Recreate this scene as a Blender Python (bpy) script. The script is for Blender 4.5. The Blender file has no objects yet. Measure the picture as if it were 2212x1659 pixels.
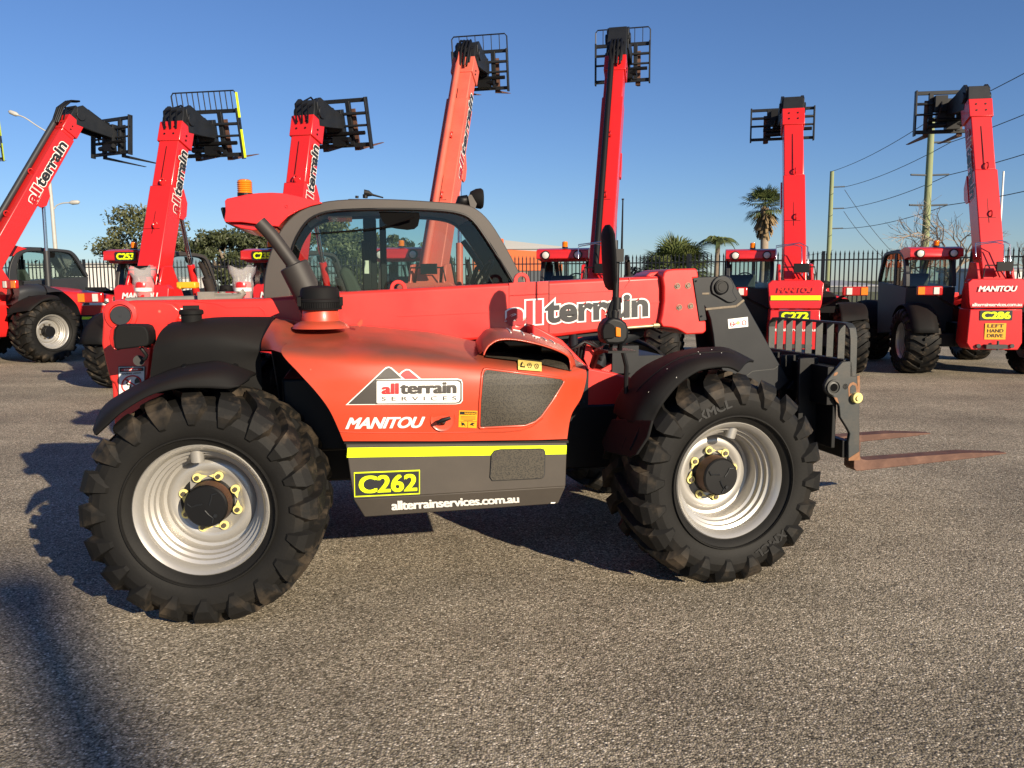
import bpy, bmesh, math, random
from mathutils import Vector, Matrix
from mathutils.bvhtree import BVHTree
random.seed(7)
V = Vector
PI = math.pi
rad = math.radians
scn = bpy.context.scene
col = scn.collection

# ---------------------------------------------------------------- camera
FPX, CXP, CYP, CAMH = 1789.0, 1106.0, 829.5, 1.717
TH, RO = rad(7.0), rad(0.4)
C0 = V((0, 0, CAMH))
FW = V((0, math.cos(TH), -math.sin(TH)))
R0 = V((1, 0, 0)); U0 = V((0, math.sin(TH), math.cos(TH)))
RT = R0 * math.cos(RO) - U0 * math.sin(RO)
UP = U0 * math.cos(RO) + R0 * math.sin(RO)
cam = bpy.data.cameras.new('camera')
cam.sensor_width = 36.0
cam.lens = 36.0 * FPX / 2212.0
cam.clip_end = 3000
camo = bpy.data.objects.new('camera', cam)
col.objects.link(camo)
camo.matrix_world = Matrix.Translation(C0) @ Matrix((RT, UP, -FW)).transposed().to_4x4()
scn.camera = camo

# ---------------------------------------------------------------- light
SUN = V((0.703, -0.914, 0.42)).normalized()          # towards the sun
SUN_EL = math.asin(SUN.z)
SUN_ROT = math.atan2(SUN.x, SUN.y)
w = bpy.data.worlds.new('World'); scn.world = w; w.use_nodes = True
nt = w.node_tree; nt.nodes.clear()
out = nt.nodes.new('ShaderNodeOutputWorld'); bg = nt.nodes.new('ShaderNodeBackground')
sky = nt.nodes.new('ShaderNodeTexSky'); sky.sky_type = 'NISHITA'; sky.sun_disc = False
sky.sun_elevation = SUN_EL; sky.sun_rotation = SUN_ROT
sky.air_density = 1.0; sky.dust_density = 0.0; sky.ozone_density = 3.0
bg.inputs[1].default_value = 0.05
tint = nt.nodes.new('ShaderNodeMix'); tint.data_type = 'RGBA'; tint.blend_type = 'MULTIPLY'; tint.inputs[0].default_value = 1.0; tint.inputs[7].default_value = (0.82, 1.0, 1.36, 1)
nt.links.new(sky.outputs[0], tint.inputs[6]); nt.links.new(tint.outputs[2], bg.inputs[0]); nt.links.new(bg.outputs[0], out.inputs[0])
sl = bpy.data.lights.new('sun', 'SUN'); sl.energy = 5.0; sl.angle = rad(0.53); sl.color = (1.0, 0.86, 0.66)
so = bpy.data.objects.new('sun', sl); col.objects.link(so)
so.rotation_euler = SUN.to_track_quat('Z', 'Y').to_euler(); so.location = (20, -20, 30)
scn.view_settings.view_transform = 'Standard'; scn.view_settings.look = 'None'
scn.view_settings.gamma = 1.0; scn.view_settings.exposure = 0.7
scn.render.film_transparent = False
scn.cycles.max_bounces = 8; scn.cycles.transparent_max_bounces = 16

# ---------------------------------------------------------------- photo ray helpers
def ray(u, v): return FW + RT * ((u - CXP) / FPX) - UP * ((v - CYP) / FPX)
def atz(u, v, z=0.0):
    r = ray(u, v); return C0 + r * ((z - CAMH) / r.z)
def atY(u, v, Y):
    r = ray(u, v); return C0 + r * (Y / r.y)
ORG = V((-1.555, 4.0293, 0)); PHI = rad(10.77)
EX = V((math.cos(PHI), math.sin(PHI), 0)); EY = V((-math.sin(PHI), math.cos(PHI), 0))
def T(u, v, y):                        # a point of the near machine, in its own frame, on its plane y
    r = ray(u, v); t = (y - (C0 - ORG).dot(EY)) / r.dot(EY); p = C0 + r * t - ORG
    return V((p.dot(EX), y, p.z))

# ---------------------------------------------------------------- materials
MATS = {}
def mat(name, c, rough=0.5, metal=0.0, coat=0.0, c2=None, nscale=6.0, amt=0.5, bump=0.0, bscale=60.0, spec=None, dust=0.0, detail=4.0, rvar=0.0, chips=0, chipc=(0.75, 0.35, 0.25)):
    m = bpy.data.materials.new(name); m.use_nodes = True; n = m.node_tree.nodes; l = m.node_tree.links
    b = n['Principled BSDF']; b.inputs['Roughness'].default_value = rough; b.inputs['Metallic'].default_value = metal
    b.inputs['Base Color'].default_value = (*c, 1)
    if coat: b.inputs['Coat Weight'].default_value = coat; b.inputs['Coat Roughness'].default_value = 0.15
    if spec is not None: b.inputs['Specular IOR Level'].default_value = spec
    tc = n.new('ShaderNodeTexCoord'); src = None
    if c2 is not None:
        no = n.new('ShaderNodeTexNoise'); no.inputs['Scale'].default_value = nscale; no.inputs['Detail'].default_value = detail
        no.inputs['Roughness'].default_value = 0.62
        l.new(tc.outputs['Object'], no.inputs['Vector'])
        cr = n.new('ShaderNodeValToRGB'); cr.color_ramp.elements[0].position = 0.5 - 0.25 * (1.2 - amt) ; cr.color_ramp.elements[1].position = 0.5 + 0.3 * (1.6 - amt)
        cr.color_ramp.elements[0].color = (*c, 1); cr.color_ramp.elements[1].color = (*c2, 1)
        l.new(no.outputs['Fac'], cr.inputs['Fac']); src = cr.outputs['Color']
        if rvar:
            mr = n.new('ShaderNodeMapRange'); mr.inputs['To Min'].default_value = rough - rvar; mr.inputs['To Max'].default_value = rough + rvar
            l.new(no.outputs['Fac'], mr.inputs['Value']); l.new(mr.outputs[0], b.inputs['Roughness'])
    if dust:                           # dust settled on upward faces
        g = n.new('ShaderNodeNewGeometry'); s = n.new('ShaderNodeSeparateXYZ'); l.new(g.outputs['Normal'], s.inputs[0])
        mr = n.new('ShaderNodeMapRange'); mr.inputs['From Min'].default_value = 0.25; mr.inputs['From Max'].default_value = 0.95
        mr.inputs['To Max'].default_value = dust; l.new(s.outputs['Z'], mr.inputs['Value'])
        n2 = n.new('ShaderNodeTexNoise'); n2.inputs['Scale'].default_value = 3.5; n2.inputs['Detail'].default_value = 6; l.new(tc.outputs['Object'], n2.inputs['Vector'])
        mu = n.new('ShaderNodeMath'); mu.operation = 'MULTIPLY'; l.new(mr.outputs[0], mu.inputs[0]); l.new(n2.outputs['Fac'], mu.inputs[1])
        m2 = n.new('ShaderNodeMath'); m2.operation = 'MULTIPLY'; m2.inputs[1].default_value = 1.7; l.new(mu.outputs[0], m2.inputs[0])
        mx = n.new('ShaderNodeMix'); mx.data_type = 'RGBA'; l.new(m2.outputs[0], mx.inputs[0])
        if src is None: mx.inputs[6].default_value = (*c, 1)
        else: l.new(src, mx.inputs[6])
        mx.inputs[7].default_value = (0.150, 0.060, 0.035, 1); src = mx.outputs[2]
    if chips:
        vo = n.new('ShaderNodeTexVoronoi'); vo.inputs['Scale'].default_value = chips; vo.inputs['Randomness'].default_value = 1.0; l.new(tc.outputs['Object'], vo.inputs['Vector'])
        n6 = n.new('ShaderNodeTexNoise'); n6.inputs['Scale'].default_value = chips * .35; n6.inputs['Detail'].default_value = 2; l.new(tc.outputs['Object'], n6.inputs['Vector'])
        ad = n.new('ShaderNodeMath'); ad.operation = 'ADD'; l.new(vo.outputs['Distance'], ad.inputs[0]); l.new(n6.outputs['Fac'], ad.inputs[1])
        m6 = n.new('ShaderNodeMapRange'); m6.inputs['From Min'].default_value = 0.44; m6.inputs['From Max'].default_value = 0.36; m6.inputs['To Min'].default_value = 0; m6.inputs['To Max'].default_value = 0.55; l.new(ad.outputs[0], m6.inputs['Value'])
        x6 = n.new('ShaderNodeMix'); x6.data_type = 'RGBA'; l.new(m6.outputs[0], x6.inputs[0])
        if src is None: x6.inputs[6].default_value = (*c, 1)
        else: l.new(src, x6.inputs[6])
        x6.inputs[7].default_value = (*chipc, 1); src = x6.outputs[2]
    if src is not None: l.new(src, b.inputs['Base Color'])
    if bump:
        nb = n.new('ShaderNodeTexNoise'); nb.inputs['Scale'].default_value = bscale; nb.inputs['Detail'].default_value = 3
        l.new(tc.outputs['Object'], nb.inputs['Vector'])
        bm_ = n.new('ShaderNodeBump'); bm_.inputs['Strength'].default_value = bump; bm_.inputs['Distance'].default_value = 0.01
        l.new(nb.outputs['Fac'], bm_.inputs['Height']); l.new(bm_.outputs[0], b.inputs['Normal'])
    MATS[name] = m; return m
M = MATS
mat('red', (0.66, 0.022, 0.018), 0.36, coat=0.25, c2=(0.60, 0.035, 0.025), nscale=2.5, dust=0.22, rvar=0.08, chips=11)
mat('red_clean', (0.60, 0.016, 0.016), 0.30, coat=0.3, c2=(0.52, 0.02, 0.018), nscale=2.0)
mat('red_faded', (0.56, 0.052, 0.018), 0.42, coat=0.22, c2=(0.50, 0.062, 0.026), nscale=2.2, dust=0.85, rvar=0.1, chips=13)
mat('red_pale', (0.62, 0.10, 0.065), 0.5, c2=(0.55, 0.14, 0.09), nscale=2.2)
mat('arm_grey', (0.010, 0.0115, 0.014), 0.45, spec=0.3, c2=(0.018, 0.019, 0.021), nscale=5, bump=0.05, bscale=200)
mat('plastic', (0.0060, 0.0060, 0.0065), 0.7, spec=0.15, c2=(0.009, 0.0085, 0.008), nscale=3.0, dust=0.05, bump=0.04, bscale=400)
mat('black', (0.004, 0.004, 0.0045), 0.5, spec=0.3)
mat('void', (0.003, 0.003, 0.003), 0.9, spec=0.1)
mat('grey_panel', (0.058, 0.050, 0.042), 0.6, spec=0.3, c2=(0.078, 0.066, 0.054), nscale=3.5, bump=0.03, bscale=150)
mat('cab_grey', (0.046, 0.038, 0.032), 0.5, c2=(0.060, 0.050, 0.042), nscale=2.5, bump=0.03, bscale=500)
mat('dark_grey', (0.018, 0.020, 0.023), 0.5, c2=(0.025, 0.026, 0.029), nscale=3)
mat('exhaust', (0.020, 0.017, 0.016), 0.6, c2=(0.036, 0.029, 0.024), nscale=5)
mat('steel_worn', (0.020, 0.026, 0.028), 0.5, c2=(0.060, 0.052, 0.042), nscale=11, amt=0.45, detail=8, bump=0.06, bscale=80)
mat('rust', (0.085, 0.036, 0.022), 0.7, metal=0.0, c2=(0.17, 0.085, 0.055), nscale=9, amt=0.8, detail=8, bump=0.1, bscale=60)
mat('rust_patch', (0.20, 0.09, 0.04), 0.8, c2=(0.32, 0.17, 0.09), nscale=25, detail=8)
mat('rim', (0.44, 0.425, 0.395), 0.36, metal=0.55, c2=(0.44, 0.42, 0.385), nscale=3, amt=0.5, chips=12, chipc=(0.16, 0.12, 0.09))
mat('bolt_yellow', (0.72, 0.62, 0.22), 0.5)
mat('bolt', (0.10, 0.09, 0.075), 0.45, metal=0.6, c2=(0.2, 0.15, 0.1), nscale=30)
mat('fluo', (0.72, 0.88, 0.005), 0.4)
mat('white', (0.80, 0.78, 0.73), 0.45)
mat('cream', (0.74, 0.69, 0.58), 0.5, c2=(0.6, 0.55, 0.45), nscale=20)
mat('yellow', (0.75, 0.36, 0.012), 0.45)
mat('pale_yellow', (0.80, 0.60, 0.16), 0.45)
mat('lettering_red', (0.62, 0.03, 0.03), 0.45)
mat('letter_crimson', (0.36, 0.008, 0.012), 0.45)
mat('lettering_black', (0.016, 0.016, 0.018), 0.42)
mat('logo_grey', (0.055, 0.048, 0.042), 0.5)
mat('chrome', (0.62, 0.62, 0.64), 0.12, metal=1.0)
mat('pipe_grey', (0.16, 0.15, 0.13), 0.5, c2=(0.22, 0.2, 0.17), nscale=12)
mat('brass', (0.42, 0.34, 0.20), 0.4, metal=0.6)
mat('weld', (0.20, 0.155, 0.10), 0.6, c2=(0.08, 0.065, 0.05), nscale=40)
mat('hub_rust', (0.018, 0.010, 0.007), 0.7, c2=(0.12, 0.045, 0.02), nscale=5, amt=0.3)
mat('rubber_mark', (0.009, 0.009, 0.009), 0.5)
mat('seat', (0.055, 0.06, 0.048), 0.85, bump=0.1, bscale=300)
mat('liner', (0.20, 0.21, 0.19), 0.8)
mat('lens_red', (0.42, 0.012, 0.010), 0.15, coat=0.6)
mat('lens_amber', (0.75, 0.20, 0.008), 0.15, coat=0.6)
mat('lens_clear', (0.62, 0.60, 0.55), 0.12, coat=0.8)
mat('blue_plastic', (0.02, 0.03, 0.12), 0.4)
mat('timber', (0.20, 0.25, 0.12), 0.8, c2=(0.27, 0.27, 0.16), nscale=1.5, detail=8, bump=0.3, bscale=30)
mat('fence_black', (0.008, 0.008, 0.010), 0.45)
mat('galvanised', (0.42, 0.41, 0.38), 0.5, c2=(0.35, 0.34, 0.31), nscale=4)
mat('bark', (0.15, 0.115, 0.085), 0.9, c2=(0.24, 0.19, 0.14), nscale=5, bump=0.4, bscale=20)
mat('bark_pale', (0.26, 0.20, 0.15), 0.9, c2=(0.34, 0.27, 0.2), nscale=5, bump=0.3, bscale=20)
mat('dead_frond', (0.26, 0.18, 0.09), 0.9, c2=(0.18, 0.12, 0.06), nscale=4)
mat('wall_white', (0.62, 0.60, 0.57), 0.8, c2=(0.56, 0.54, 0.5), nscale=0.6)
mat('wall_orange', (0.62, 0.13, 0.035), 0.7)
mat('wall_brown', (0.20, 0.15, 0.12), 0.8, c2=(0.24, 0.19, 0.15), nscale=1)
mat('roof_grey', (0.33, 0.33, 0.33), 0.6)
mat('shed_dark', (0.07, 0.08, 0.09), 0.7)
mat('bag', (0.75, 0.72, 0.72), 0.25)
mat('wire', (0.03, 0.03, 0.03), 0.6)

def leaf_mat(name, a, b_, scale=1.2):
    m = mat(name, a, 0.55, c2=b_, nscale=scale, amt=0.6, detail=5)
    b = m.node_tree.nodes['Principled BSDF']
    b.inputs['Transmission Weight'].default_value = 0.0
    b.inputs['Subsurface Weight'].default_value = 0.0
    return m
leaf_mat('leaf_gum', (0.050, 0.060, 0.022), (0.13, 0.13, 0.05))
leaf_mat('leaf_gum_dark', (0.030, 0.040, 0.016), (0.09, 0.10, 0.035))
leaf_mat('leaf_palm', (0.055, 0.085, 0.025), (0.15, 0.16, 0.05), 2.0)

def glass_mat(name, tint, gloss=0.9):
    m = bpy.data.materials.new(name); m.use_nodes = True; n = m.node_tree.nodes; l = m.node_tree.links; n.clear()
    o = n.new('ShaderNodeOutputMaterial'); mix = n.new('ShaderNodeMixShader'); tr = n.new('ShaderNodeBsdfTransparent')
    gl = n.new('ShaderNodeBsdfGlossy'); gl.inputs['Roughness'].default_value = 0.02; gl.inputs['Color'].default_value = (gloss, gloss, gloss, 1)
    tr.inputs['Color'].default_value = (*tint, 1); fr = n.new('ShaderNodeFresnel'); fr.inputs['IOR'].default_value = 1.5
    l.new(fr.outputs[0], mix.inputs[0]); l.new(tr.outputs[0], mix.inputs[1]); l.new(gl.outputs[0], mix.inputs[2]); l.new(mix.outputs[0], o.inputs[0])
    MATS[name] = m; return m
glass_mat('glass', (0.62, 0.74, 0.70))
glass_mat('glass_clear', (0.82, 0.90, 0.88))
mat('bag_film', (0.80, 0.74, 0.73), 0.3); M['bag_film'].node_tree.nodes['Principled BSDF'].inputs['Alpha'].default_value = 0.22

def mesh_mat(name):                    # perforated black intake mesh
    m = mat(name, (0.022, 0.018, 0.013), 0.6); n = m.node_tree.nodes; l = m.node_tree.links
    tc = n.new('ShaderNodeTexCoord'); vo = n.new('ShaderNodeTexVoronoi'); vo.inputs['Scale'].default_value = 150
    vo.inputs['Randomness'].default_value = 1.0
    l.new(tc.outputs['Object'], vo.inputs['Vector'])
    cr = n.new('ShaderNodeValToRGB'); cr.color_ramp.elements[0].position = 0.25; cr.color_ramp.elements[0].color = (0.006, 0.005, 0.004, 1)
    cr.color_ramp.elements[1].position = 0.55; cr.color_ramp.elements[1].color = (0.052, 0.043, 0.029, 1)
    l.new(vo.outputs['Distance'], cr.inputs[0])
    l.new(cr.outputs[0], n['Principled BSDF'].inputs['Base Color'])
    return m
mesh_mat('intake_mesh')

def rubber_mat(name, dirt=0.8):
    m = mat(name, (0.012, 0.012, 0.012), 0.66, spec=0.22); n = m.node_tree.nodes; l = m.node_tree.links; b = n['Principled BSDF']
    tc = n.new('ShaderNodeTexCoord'); sp = n.new('ShaderNodeSeparateXYZ'); l.new(tc.outputs['Object'], sp.inputs[0])
    cx = n.new('ShaderNodeCombineXYZ'); l.new(sp.outputs['X'], cx.inputs[0]); l.new(sp.outputs['Z'], cx.inputs[2])
    ln = n.new('ShaderNodeVectorMath'); ln.operation = 'LENGTH'; l.new(cx.outputs[0], ln.inputs[0])
    mr = n.new('ShaderNodeMapRange'); mr.inputs['From Min'].default_value = 0.45; mr.inputs['From Max'].default_value = 0.60; l.new(ln.outputs['Value'], mr.inputs['Value'])
    no = n.new('ShaderNodeTexNoise'); no.inputs['Scale'].default_value = 7; no.inputs['Detail'].default_value = 7; no.inputs['Roughness'].default_value = 0.6
    l.new(tc.outputs['Object'], no.inputs['Vector'])
    m2 = n.new('ShaderNodeMapRange'); m2.inputs['From Min'].default_value = 0.50; m2.inputs['From Max'].default_value = 0.68; l.new(no.outputs['Fac'], m2.inputs['Value'])
    mu = n.new('ShaderNodeMath'); mu.operation = 'MULTIPLY'; l.new(mr.outputs[0], mu.inputs[0]); l.new(m2.outputs[0], mu.inputs[1])
    m3 = n.new('ShaderNodeMath'); m3.operation = 'MULTIPLY'; m3.inputs[1].default_value = dirt * 0.75; l.new(mu.outputs[0], m3.inputs[0])
    base = n.new('ShaderNodeMix'); base.data_type = 'RGBA'; l.new(no.outputs['Fac'], base.inputs[0])
    base.inputs[6].default_value = (0.004, 0.004, 0.004, 1); base.inputs[7].default_value = (0.013, 0.012, 0.0105, 1)
    mx = n.new('ShaderNodeMix'); mx.data_type = 'RGBA'; l.new(m3.outputs[0], mx.inputs[0]); l.new(base.outputs[2], mx.inputs[6]); mx.inputs[7].default_value = (0.125, 0.092, 0.060, 1)
    l.new(mx.outputs[2], b.inputs['Base Color'])
    nb = n.new('ShaderNodeTexNoise'); nb.inputs['Scale'].default_value = 90; l.new(tc.outputs['Object'], nb.inputs['Vector'])
    bu = n.new('ShaderNodeBump'); bu.inputs['Strength'].default_value = 0.15; bu.inputs['Distance'].default_value = 0.004
    l.new(nb.outputs['Fac'], bu.inputs['Height']); l.new(bu.outputs[0], b.inputs['Normal'])
    return m
rubber_mat('rubber', 0.85); rubber_mat('rubber_sidewall', 0.25)

def asphalt_mat():
    m = mat('asphalt', (0.12, 0.105, 0.09), 0.85); n = m.node_tree.nodes; l = m.node_tree.links; b = n['Principled BSDF']
    b.inputs['Specular IOR Level'].default_value = 0.3
    tc = n.new('ShaderNodeTexCoord')
    vo = n.new('ShaderNodeTexVoronoi'); vo.inputs['Scale'].default_value = 105; l.new(tc.outputs['Object'], vo.inputs['Vector'])
    bw = n.new('ShaderNodeSeparateColor'); l.new(vo.outputs['Color'], bw.inputs[0])
    cr = n.new('ShaderNodeValToRGB'); e = cr.color_ramp.elements
    e[0].position = 0.0; e[0].color = (0.09, 0.075, 0.052, 1); e[1].position = 1.0; e[1].color = (1.0, 0.90, 0.72, 1)
    x = e.new(0.35); x.color = (0.31, 0.262, 0.182, 1); x = e.new(0.75); x.color = (0.50, 0.432, 0.325, 1); x = e.new(0.93); x.color = (0.66, 0.54, 0.40, 1)
    l.new(bw.outputs[0], cr.inputs[0])
    # bitumen between the stones
    mr = n.new('ShaderNodeMapRange'); mr.inputs['From Min'].default_value = 0.35; mr.inputs['From Max'].default_value = 0.75; l.new(vo.outputs['Distance'], mr.inputs['Value'])
    mr.inputs['To Max'].default_value = 0.55
    mx = n.new('ShaderNodeMix'); mx.data_type = 'RGBA'; l.new(mr.outputs[0], mx.inputs[0]); l.new(cr.outputs[0], mx.inputs[6]); mx.inputs[7].default_value = (0.085, 0.070, 0.048, 1)
    # broad patches of wear and tracked tyre rubber
    no = n.new('ShaderNodeTexNoise'); no.inputs['Scale'].default_value = 0.55; no.inputs['Detail'].default_value = 7; no.inputs['Roughness'].default_value = 0.62; l.new(tc.outputs['Object'], no.inputs['Vector'])
    r2 = n.new('ShaderNodeMapRange'); r2.inputs['From Min'].default_value = 0.35; r2.inputs['From Max'].default_value = 0.68; r2.inputs['To Min'].default_value = 0.66; r2.inputs['To Max'].default_value = 1.16; l.new(no.outputs['Fac'], r2.inputs['Value'])
    mp = n.new('ShaderNodeMapping'); mp.inputs['Scale'].default_value = (0.25, 1.1, 1); mp.inputs['Rotation'].default_value = (0, 0, 0.15); l.new(tc.outputs['Object'], mp.inputs[0])
    n3 = n.new('ShaderNodeTexNoise'); n3.inputs['Scale'].default_value = 0.9; n3.inputs['Detail'].default_value = 5; l.new(mp.outputs[0], n3.inputs['Vector'])
    r3 = n.new('ShaderNodeMapRange'); r3.inputs['From Min'].default_value = 0.40; r3.inputs['From Max'].default_value = 0.56; r3.inputs['To Min'].default_value = 0.86; r3.inputs['To Max'].default_value = 1.0; l.new(n3.outputs['Fac'], r3.inputs['Value'])
    mm = n.new('ShaderNodeMath'); mm.operation = 'MULTIPLY'; l.new(r2.outputs[0], mm.inputs[0]); l.new(r3.outputs[0], mm.inputs[1])
    n7 = n.new('ShaderNodeTexNoise'); n7.inputs['Scale'].default_value = 38; n7.inputs['Detail'].default_value = 3; n7.inputs['Roughness'].default_value = 0.7; l.new(tc.outputs['Object'], n7.inputs['Vector'])
    r7 = n.new('ShaderNodeMapRange'); r7.inputs['From Min'].default_value = 0.3; r7.inputs['From Max'].default_value = 0.7; r7.inputs['To Min'].default_value = 0.80; r7.inputs['To Max'].default_value = 1.30; l.new(n7.outputs['Fac'], r7.inputs['Value'])
    m7 = n.new('ShaderNodeMath'); m7.operation = 'MULTIPLY'; l.new(mm.outputs[0], m7.inputs[0]); l.new(r7.outputs[0], m7.inputs[1]); mm = m7
    vm = n.new('ShaderNodeVectorMath'); vm.operation = 'SCALE'; l.new(mx.outputs[2], vm.inputs[0]); l.new(mm.outputs[0], vm.inputs['Scale'])
    n5 = n.new('ShaderNodeTexNoise'); n5.inputs['Scale'].default_value = 1.7; n5.inputs['Detail'].default_value = 8; n5.inputs['Roughness'].default_value = 0.7; l.new(tc.outputs['Object'], n5.inputs['Vector'])
    r5 = n.new('ShaderNodeMapRange'); r5.inputs['From Min'].default_value = 0.58; r5.inputs['From Max'].default_value = 0.72; r5.inputs['To Max'].default_value = 0.55; l.new(n5.outputs['Fac'], r5.inputs['Value'])
    x5 = n.new('ShaderNodeMix'); x5.data_type = 'RGBA'; l.new(r5.outputs[0], x5.inputs[0]); l.new(vm.outputs[0], x5.inputs[6]); x5.inputs[7].default_value = (0.13, 0.105, 0.075, 1)
    l.new(x5.outputs[2], b.inputs['Base Color'])
    n4 = n.new('ShaderNodeTexNoise'); n4.inputs['Scale'].default_value = 45; n4.inputs['Detail'].default_value = 4; l.new(tc.outputs['Object'], n4.inputs['Vector'])
    ad = n.new('ShaderNodeMath'); ad.operation = 'SUBTRACT'; l.new(n4.outputs['Fac'], ad.inputs[0]); l.new(vo.outputs['Distance'], ad.inputs[1])
    bu = n.new('ShaderNodeBump'); bu.inputs['Strength'].default_value = 0.8; bu.inputs['Distance'].default_value = 0.004
    l.new(ad.outputs[0], bu.inputs['Height']); l.new(bu.outputs[0], b.inputs['Normal'])
asphalt_mat()
mat('grass', (0.07, 0.085, 0.025), 0.9, c2=(0.17, 0.15, 0.06), nscale=1.2, detail=8, bump=0.6, bscale=25)
mat('sand', (0.30, 0.24, 0.17), 0.9, c2=(0.24, 0.2, 0.14), nscale=0.8, detail=6)

# ---------------------------------------------------------------- mesh builder
class MB:
    def __init__(s): s.v = []; s.f = []; s.m = []; s.mi = 0
    def add(s, vs, fs):
        o = len(s.v); s.v += [V(p) for p in vs]
        for f in fs: s.f.append(tuple(i + o for i in f)); s.m.append(s.mi)
        return s
    def box(s, c, d, rz=0.0, R=None):
        R = R or Matrix.Rotation(rz, 3, 'Z'); c = V(c); h = V(d) / 2
        vs = [c + R @ V((x * h.x, y * h.y, z * h.z)) for x in (-1, 1) for y in (-1, 1) for z in (-1, 1)]
        return s.hexa([vs[0], vs[4], vs[6], vs[2], vs[1], vs[5], vs[7], vs[3]])
    def hexa(s, v): return s.add(v, [(3, 2, 1, 0), (4, 5, 6, 7), (0, 1, 5, 4), (1, 2, 6, 5), (2, 3, 7, 6), (3, 0, 4, 7)])
    def prism(s, pts, vec):
        n = len(pts); pts = [V(p) for p in pts]; vec = V(vec)
        return s.add(pts + [p + vec for p in pts], [tuple(range(n - 1, -1, -1)), tuple(range(n, 2 * n))] + [(i, (i + 1) % n, (i + 1) % n + n, i + n) for i in range(n)])
    def cyl(s, a, b, r, r2=None, n=16, cap=True):
        a, b = V(a), V(b); r2 = r if r2 is None else r2; d = (b - a).normalized()
        x = d.orthogonal().normalized(); y = d.cross(x)
        vs = [a + (x * math.cos(2 * PI * i / n) + y * math.sin(2 * PI * i / n)) * r for i in range(n)] + [b + (x * math.cos(2 * PI * i / n) + y * math.sin(2 * PI * i / n)) * r2 for i in range(n)]
        fs = [(i, (i + 1) % n, (i + 1) % n + n, i + n) for i in range(n)]
        if cap: fs += [tuple(range(n - 1, -1, -1)), tuple(range(n, 2 * n))]
        return s.add(vs, fs)
    def tube(s, path, r, n=8, cap=True):
        path = [V(p) for p in path]; k = len(path); rs = r if isinstance(r, (list, tuple)) else [r] * k; vs = []
        x = None
        for i, p in enumerate(path):
            d = ((path[min(i + 1, k - 1)] - path[max(i - 1, 0)])).normalized()
            x = d.orthogonal().normalized() if x is None else (x - d * x.dot(d)).normalized()
            y = d.cross(x); vs += [p + (x * math.cos(2 * PI * j / n) + y * math.sin(2 * PI * j / n)) * rs[i] for j in range(n)]
        fs = [(i * n + j, i * n + (j + 1) % n, (i + 1) * n + (j + 1) % n, (i + 1) * n + j) for i in range(k - 1) for j in range(n)]
        if cap: fs += [tuple(range(n - 1, -1, -1)), tuple(range((k - 1) * n, k * n))]
        return s.add(vs, fs)
    def lathe(s, prof, o=(0, 0, 0), ax='Y', n=48, closed=False):
        o = V(o); vs = []
        for a, r in prof:
            for j in range(n):
                c, q = math.cos(2 * PI * j / n) * r, math.sin(2 * PI * j / n) * r
                vs.append(o + (V((c, a, q)) if ax == 'Y' else V((c, q, a)) if ax == 'Z' else V((a, c, q))))
        k = len(prof); fs = [(i * n + j, i * n + (j + 1) % n, (i + 1) * n + (j + 1) % n, (i + 1) * n + j) for i in range(k - 1) for j in range(n)]
        return s.add(vs, fs)
    def grid(s, rows, flip=False):
        n = len(rows[0]); vs = [p for r in rows for p in r]
        fs = [(i * n + j, i * n + j + 1, (i + 1) * n + j + 1, (i + 1) * n + j) for i in range(len(rows) - 1) for j in range(n - 1)]
        return s.add(vs, [f[::-1] for f in fs] if flip else fs)
    def build(s, name, m, parent=None, bevel=0.0, smooth=None, solid=0.0, seg=2, recalc=True, solid_off=-1):
        me = bpy.data.meshes.new(name); me.from_pydata([tuple(p) for p in s.v], [], s.f)
        ms = m if isinstance(m, (list, tuple)) else [m]
        for q in ms: me.materials.append(M[q])
        for p, i in zip(me.polygons, s.m): p.material_index = i
        if recalc:
            b = bmesh.new(); b.from_mesh(me); bmesh.ops.recalc_face_normals(b, faces=b.faces); b.to_mesh(me); b.free()
        if smooth is not None:
            for p in me.polygons: p.use_smooth = True
            me.set_sharp_from_angle(angle=rad(smooth))
        o = bpy.data.objects.new(name, me); col.objects.link(o)
        if parent is not None: o.parent = parent
        if solid:
            md = o.modifiers.new('solid', 'SOLIDIFY'); md.thickness = solid; md.offset = solid_off
        if bevel:
            md = o.modifiers.new('bevel', 'BEVEL'); md.width = bevel; md.segments = seg; md.limit_method = 'ANGLE'; md.angle_limit = rad(35); md.harden_normals = False
            if smooth is None:
                for p in me.polygons: p.use_smooth = True
                me.set_sharp_from_angle(angle=rad(50))
        return o
def tag(o, label=None, cat=None, group=None, kind=None):
    if label: o['label'] = label
    if cat: o['category'] = cat
    if group: o['group'] = group
    if kind: o['kind'] = kind
    return o
def empty(name, loc, rz=0.0, sc=1.0):
    o = bpy.data.objects.new(name, None); col.objects.link(o); o.location = loc; o.rotation_euler = (0, 0, rz); o.scale = (sc,) * 3
    o.empty_display_size = 0.3; return o
def cr_interp(pts, n):                 # Catmull-Rom through a list of points, n samples
    pts = [V(p) for p in pts]; k = len(pts); out = []
    for i in range(n):
        t = i * (k - 1) / (n - 1); a = min(int(t), k - 2); f = t - a
        p0, p1, p2, p3 = pts[max(a - 1, 0)], pts[a], pts[a + 1], pts[min(a + 2, k - 1)]
        out.append(0.5 * ((2 * p1) + (p2 - p0) * f + (2 * p0 - 5 * p1 + 4 * p2 - p3) * f * f + (3 * p1 - p0 - 3 * p2 + p3) * f ** 3))
    return out
def surf(rows, nr, nc):                # smooth grid through control rows
    a = [cr_interp(r, nc) for r in rows]
    cols = [cr_interp([a[i][j] for i in range(len(a))], nr) for j in range(nc)]
    return [[cols[j][i] for j in range(nc)] for i in range(nr)]

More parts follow.
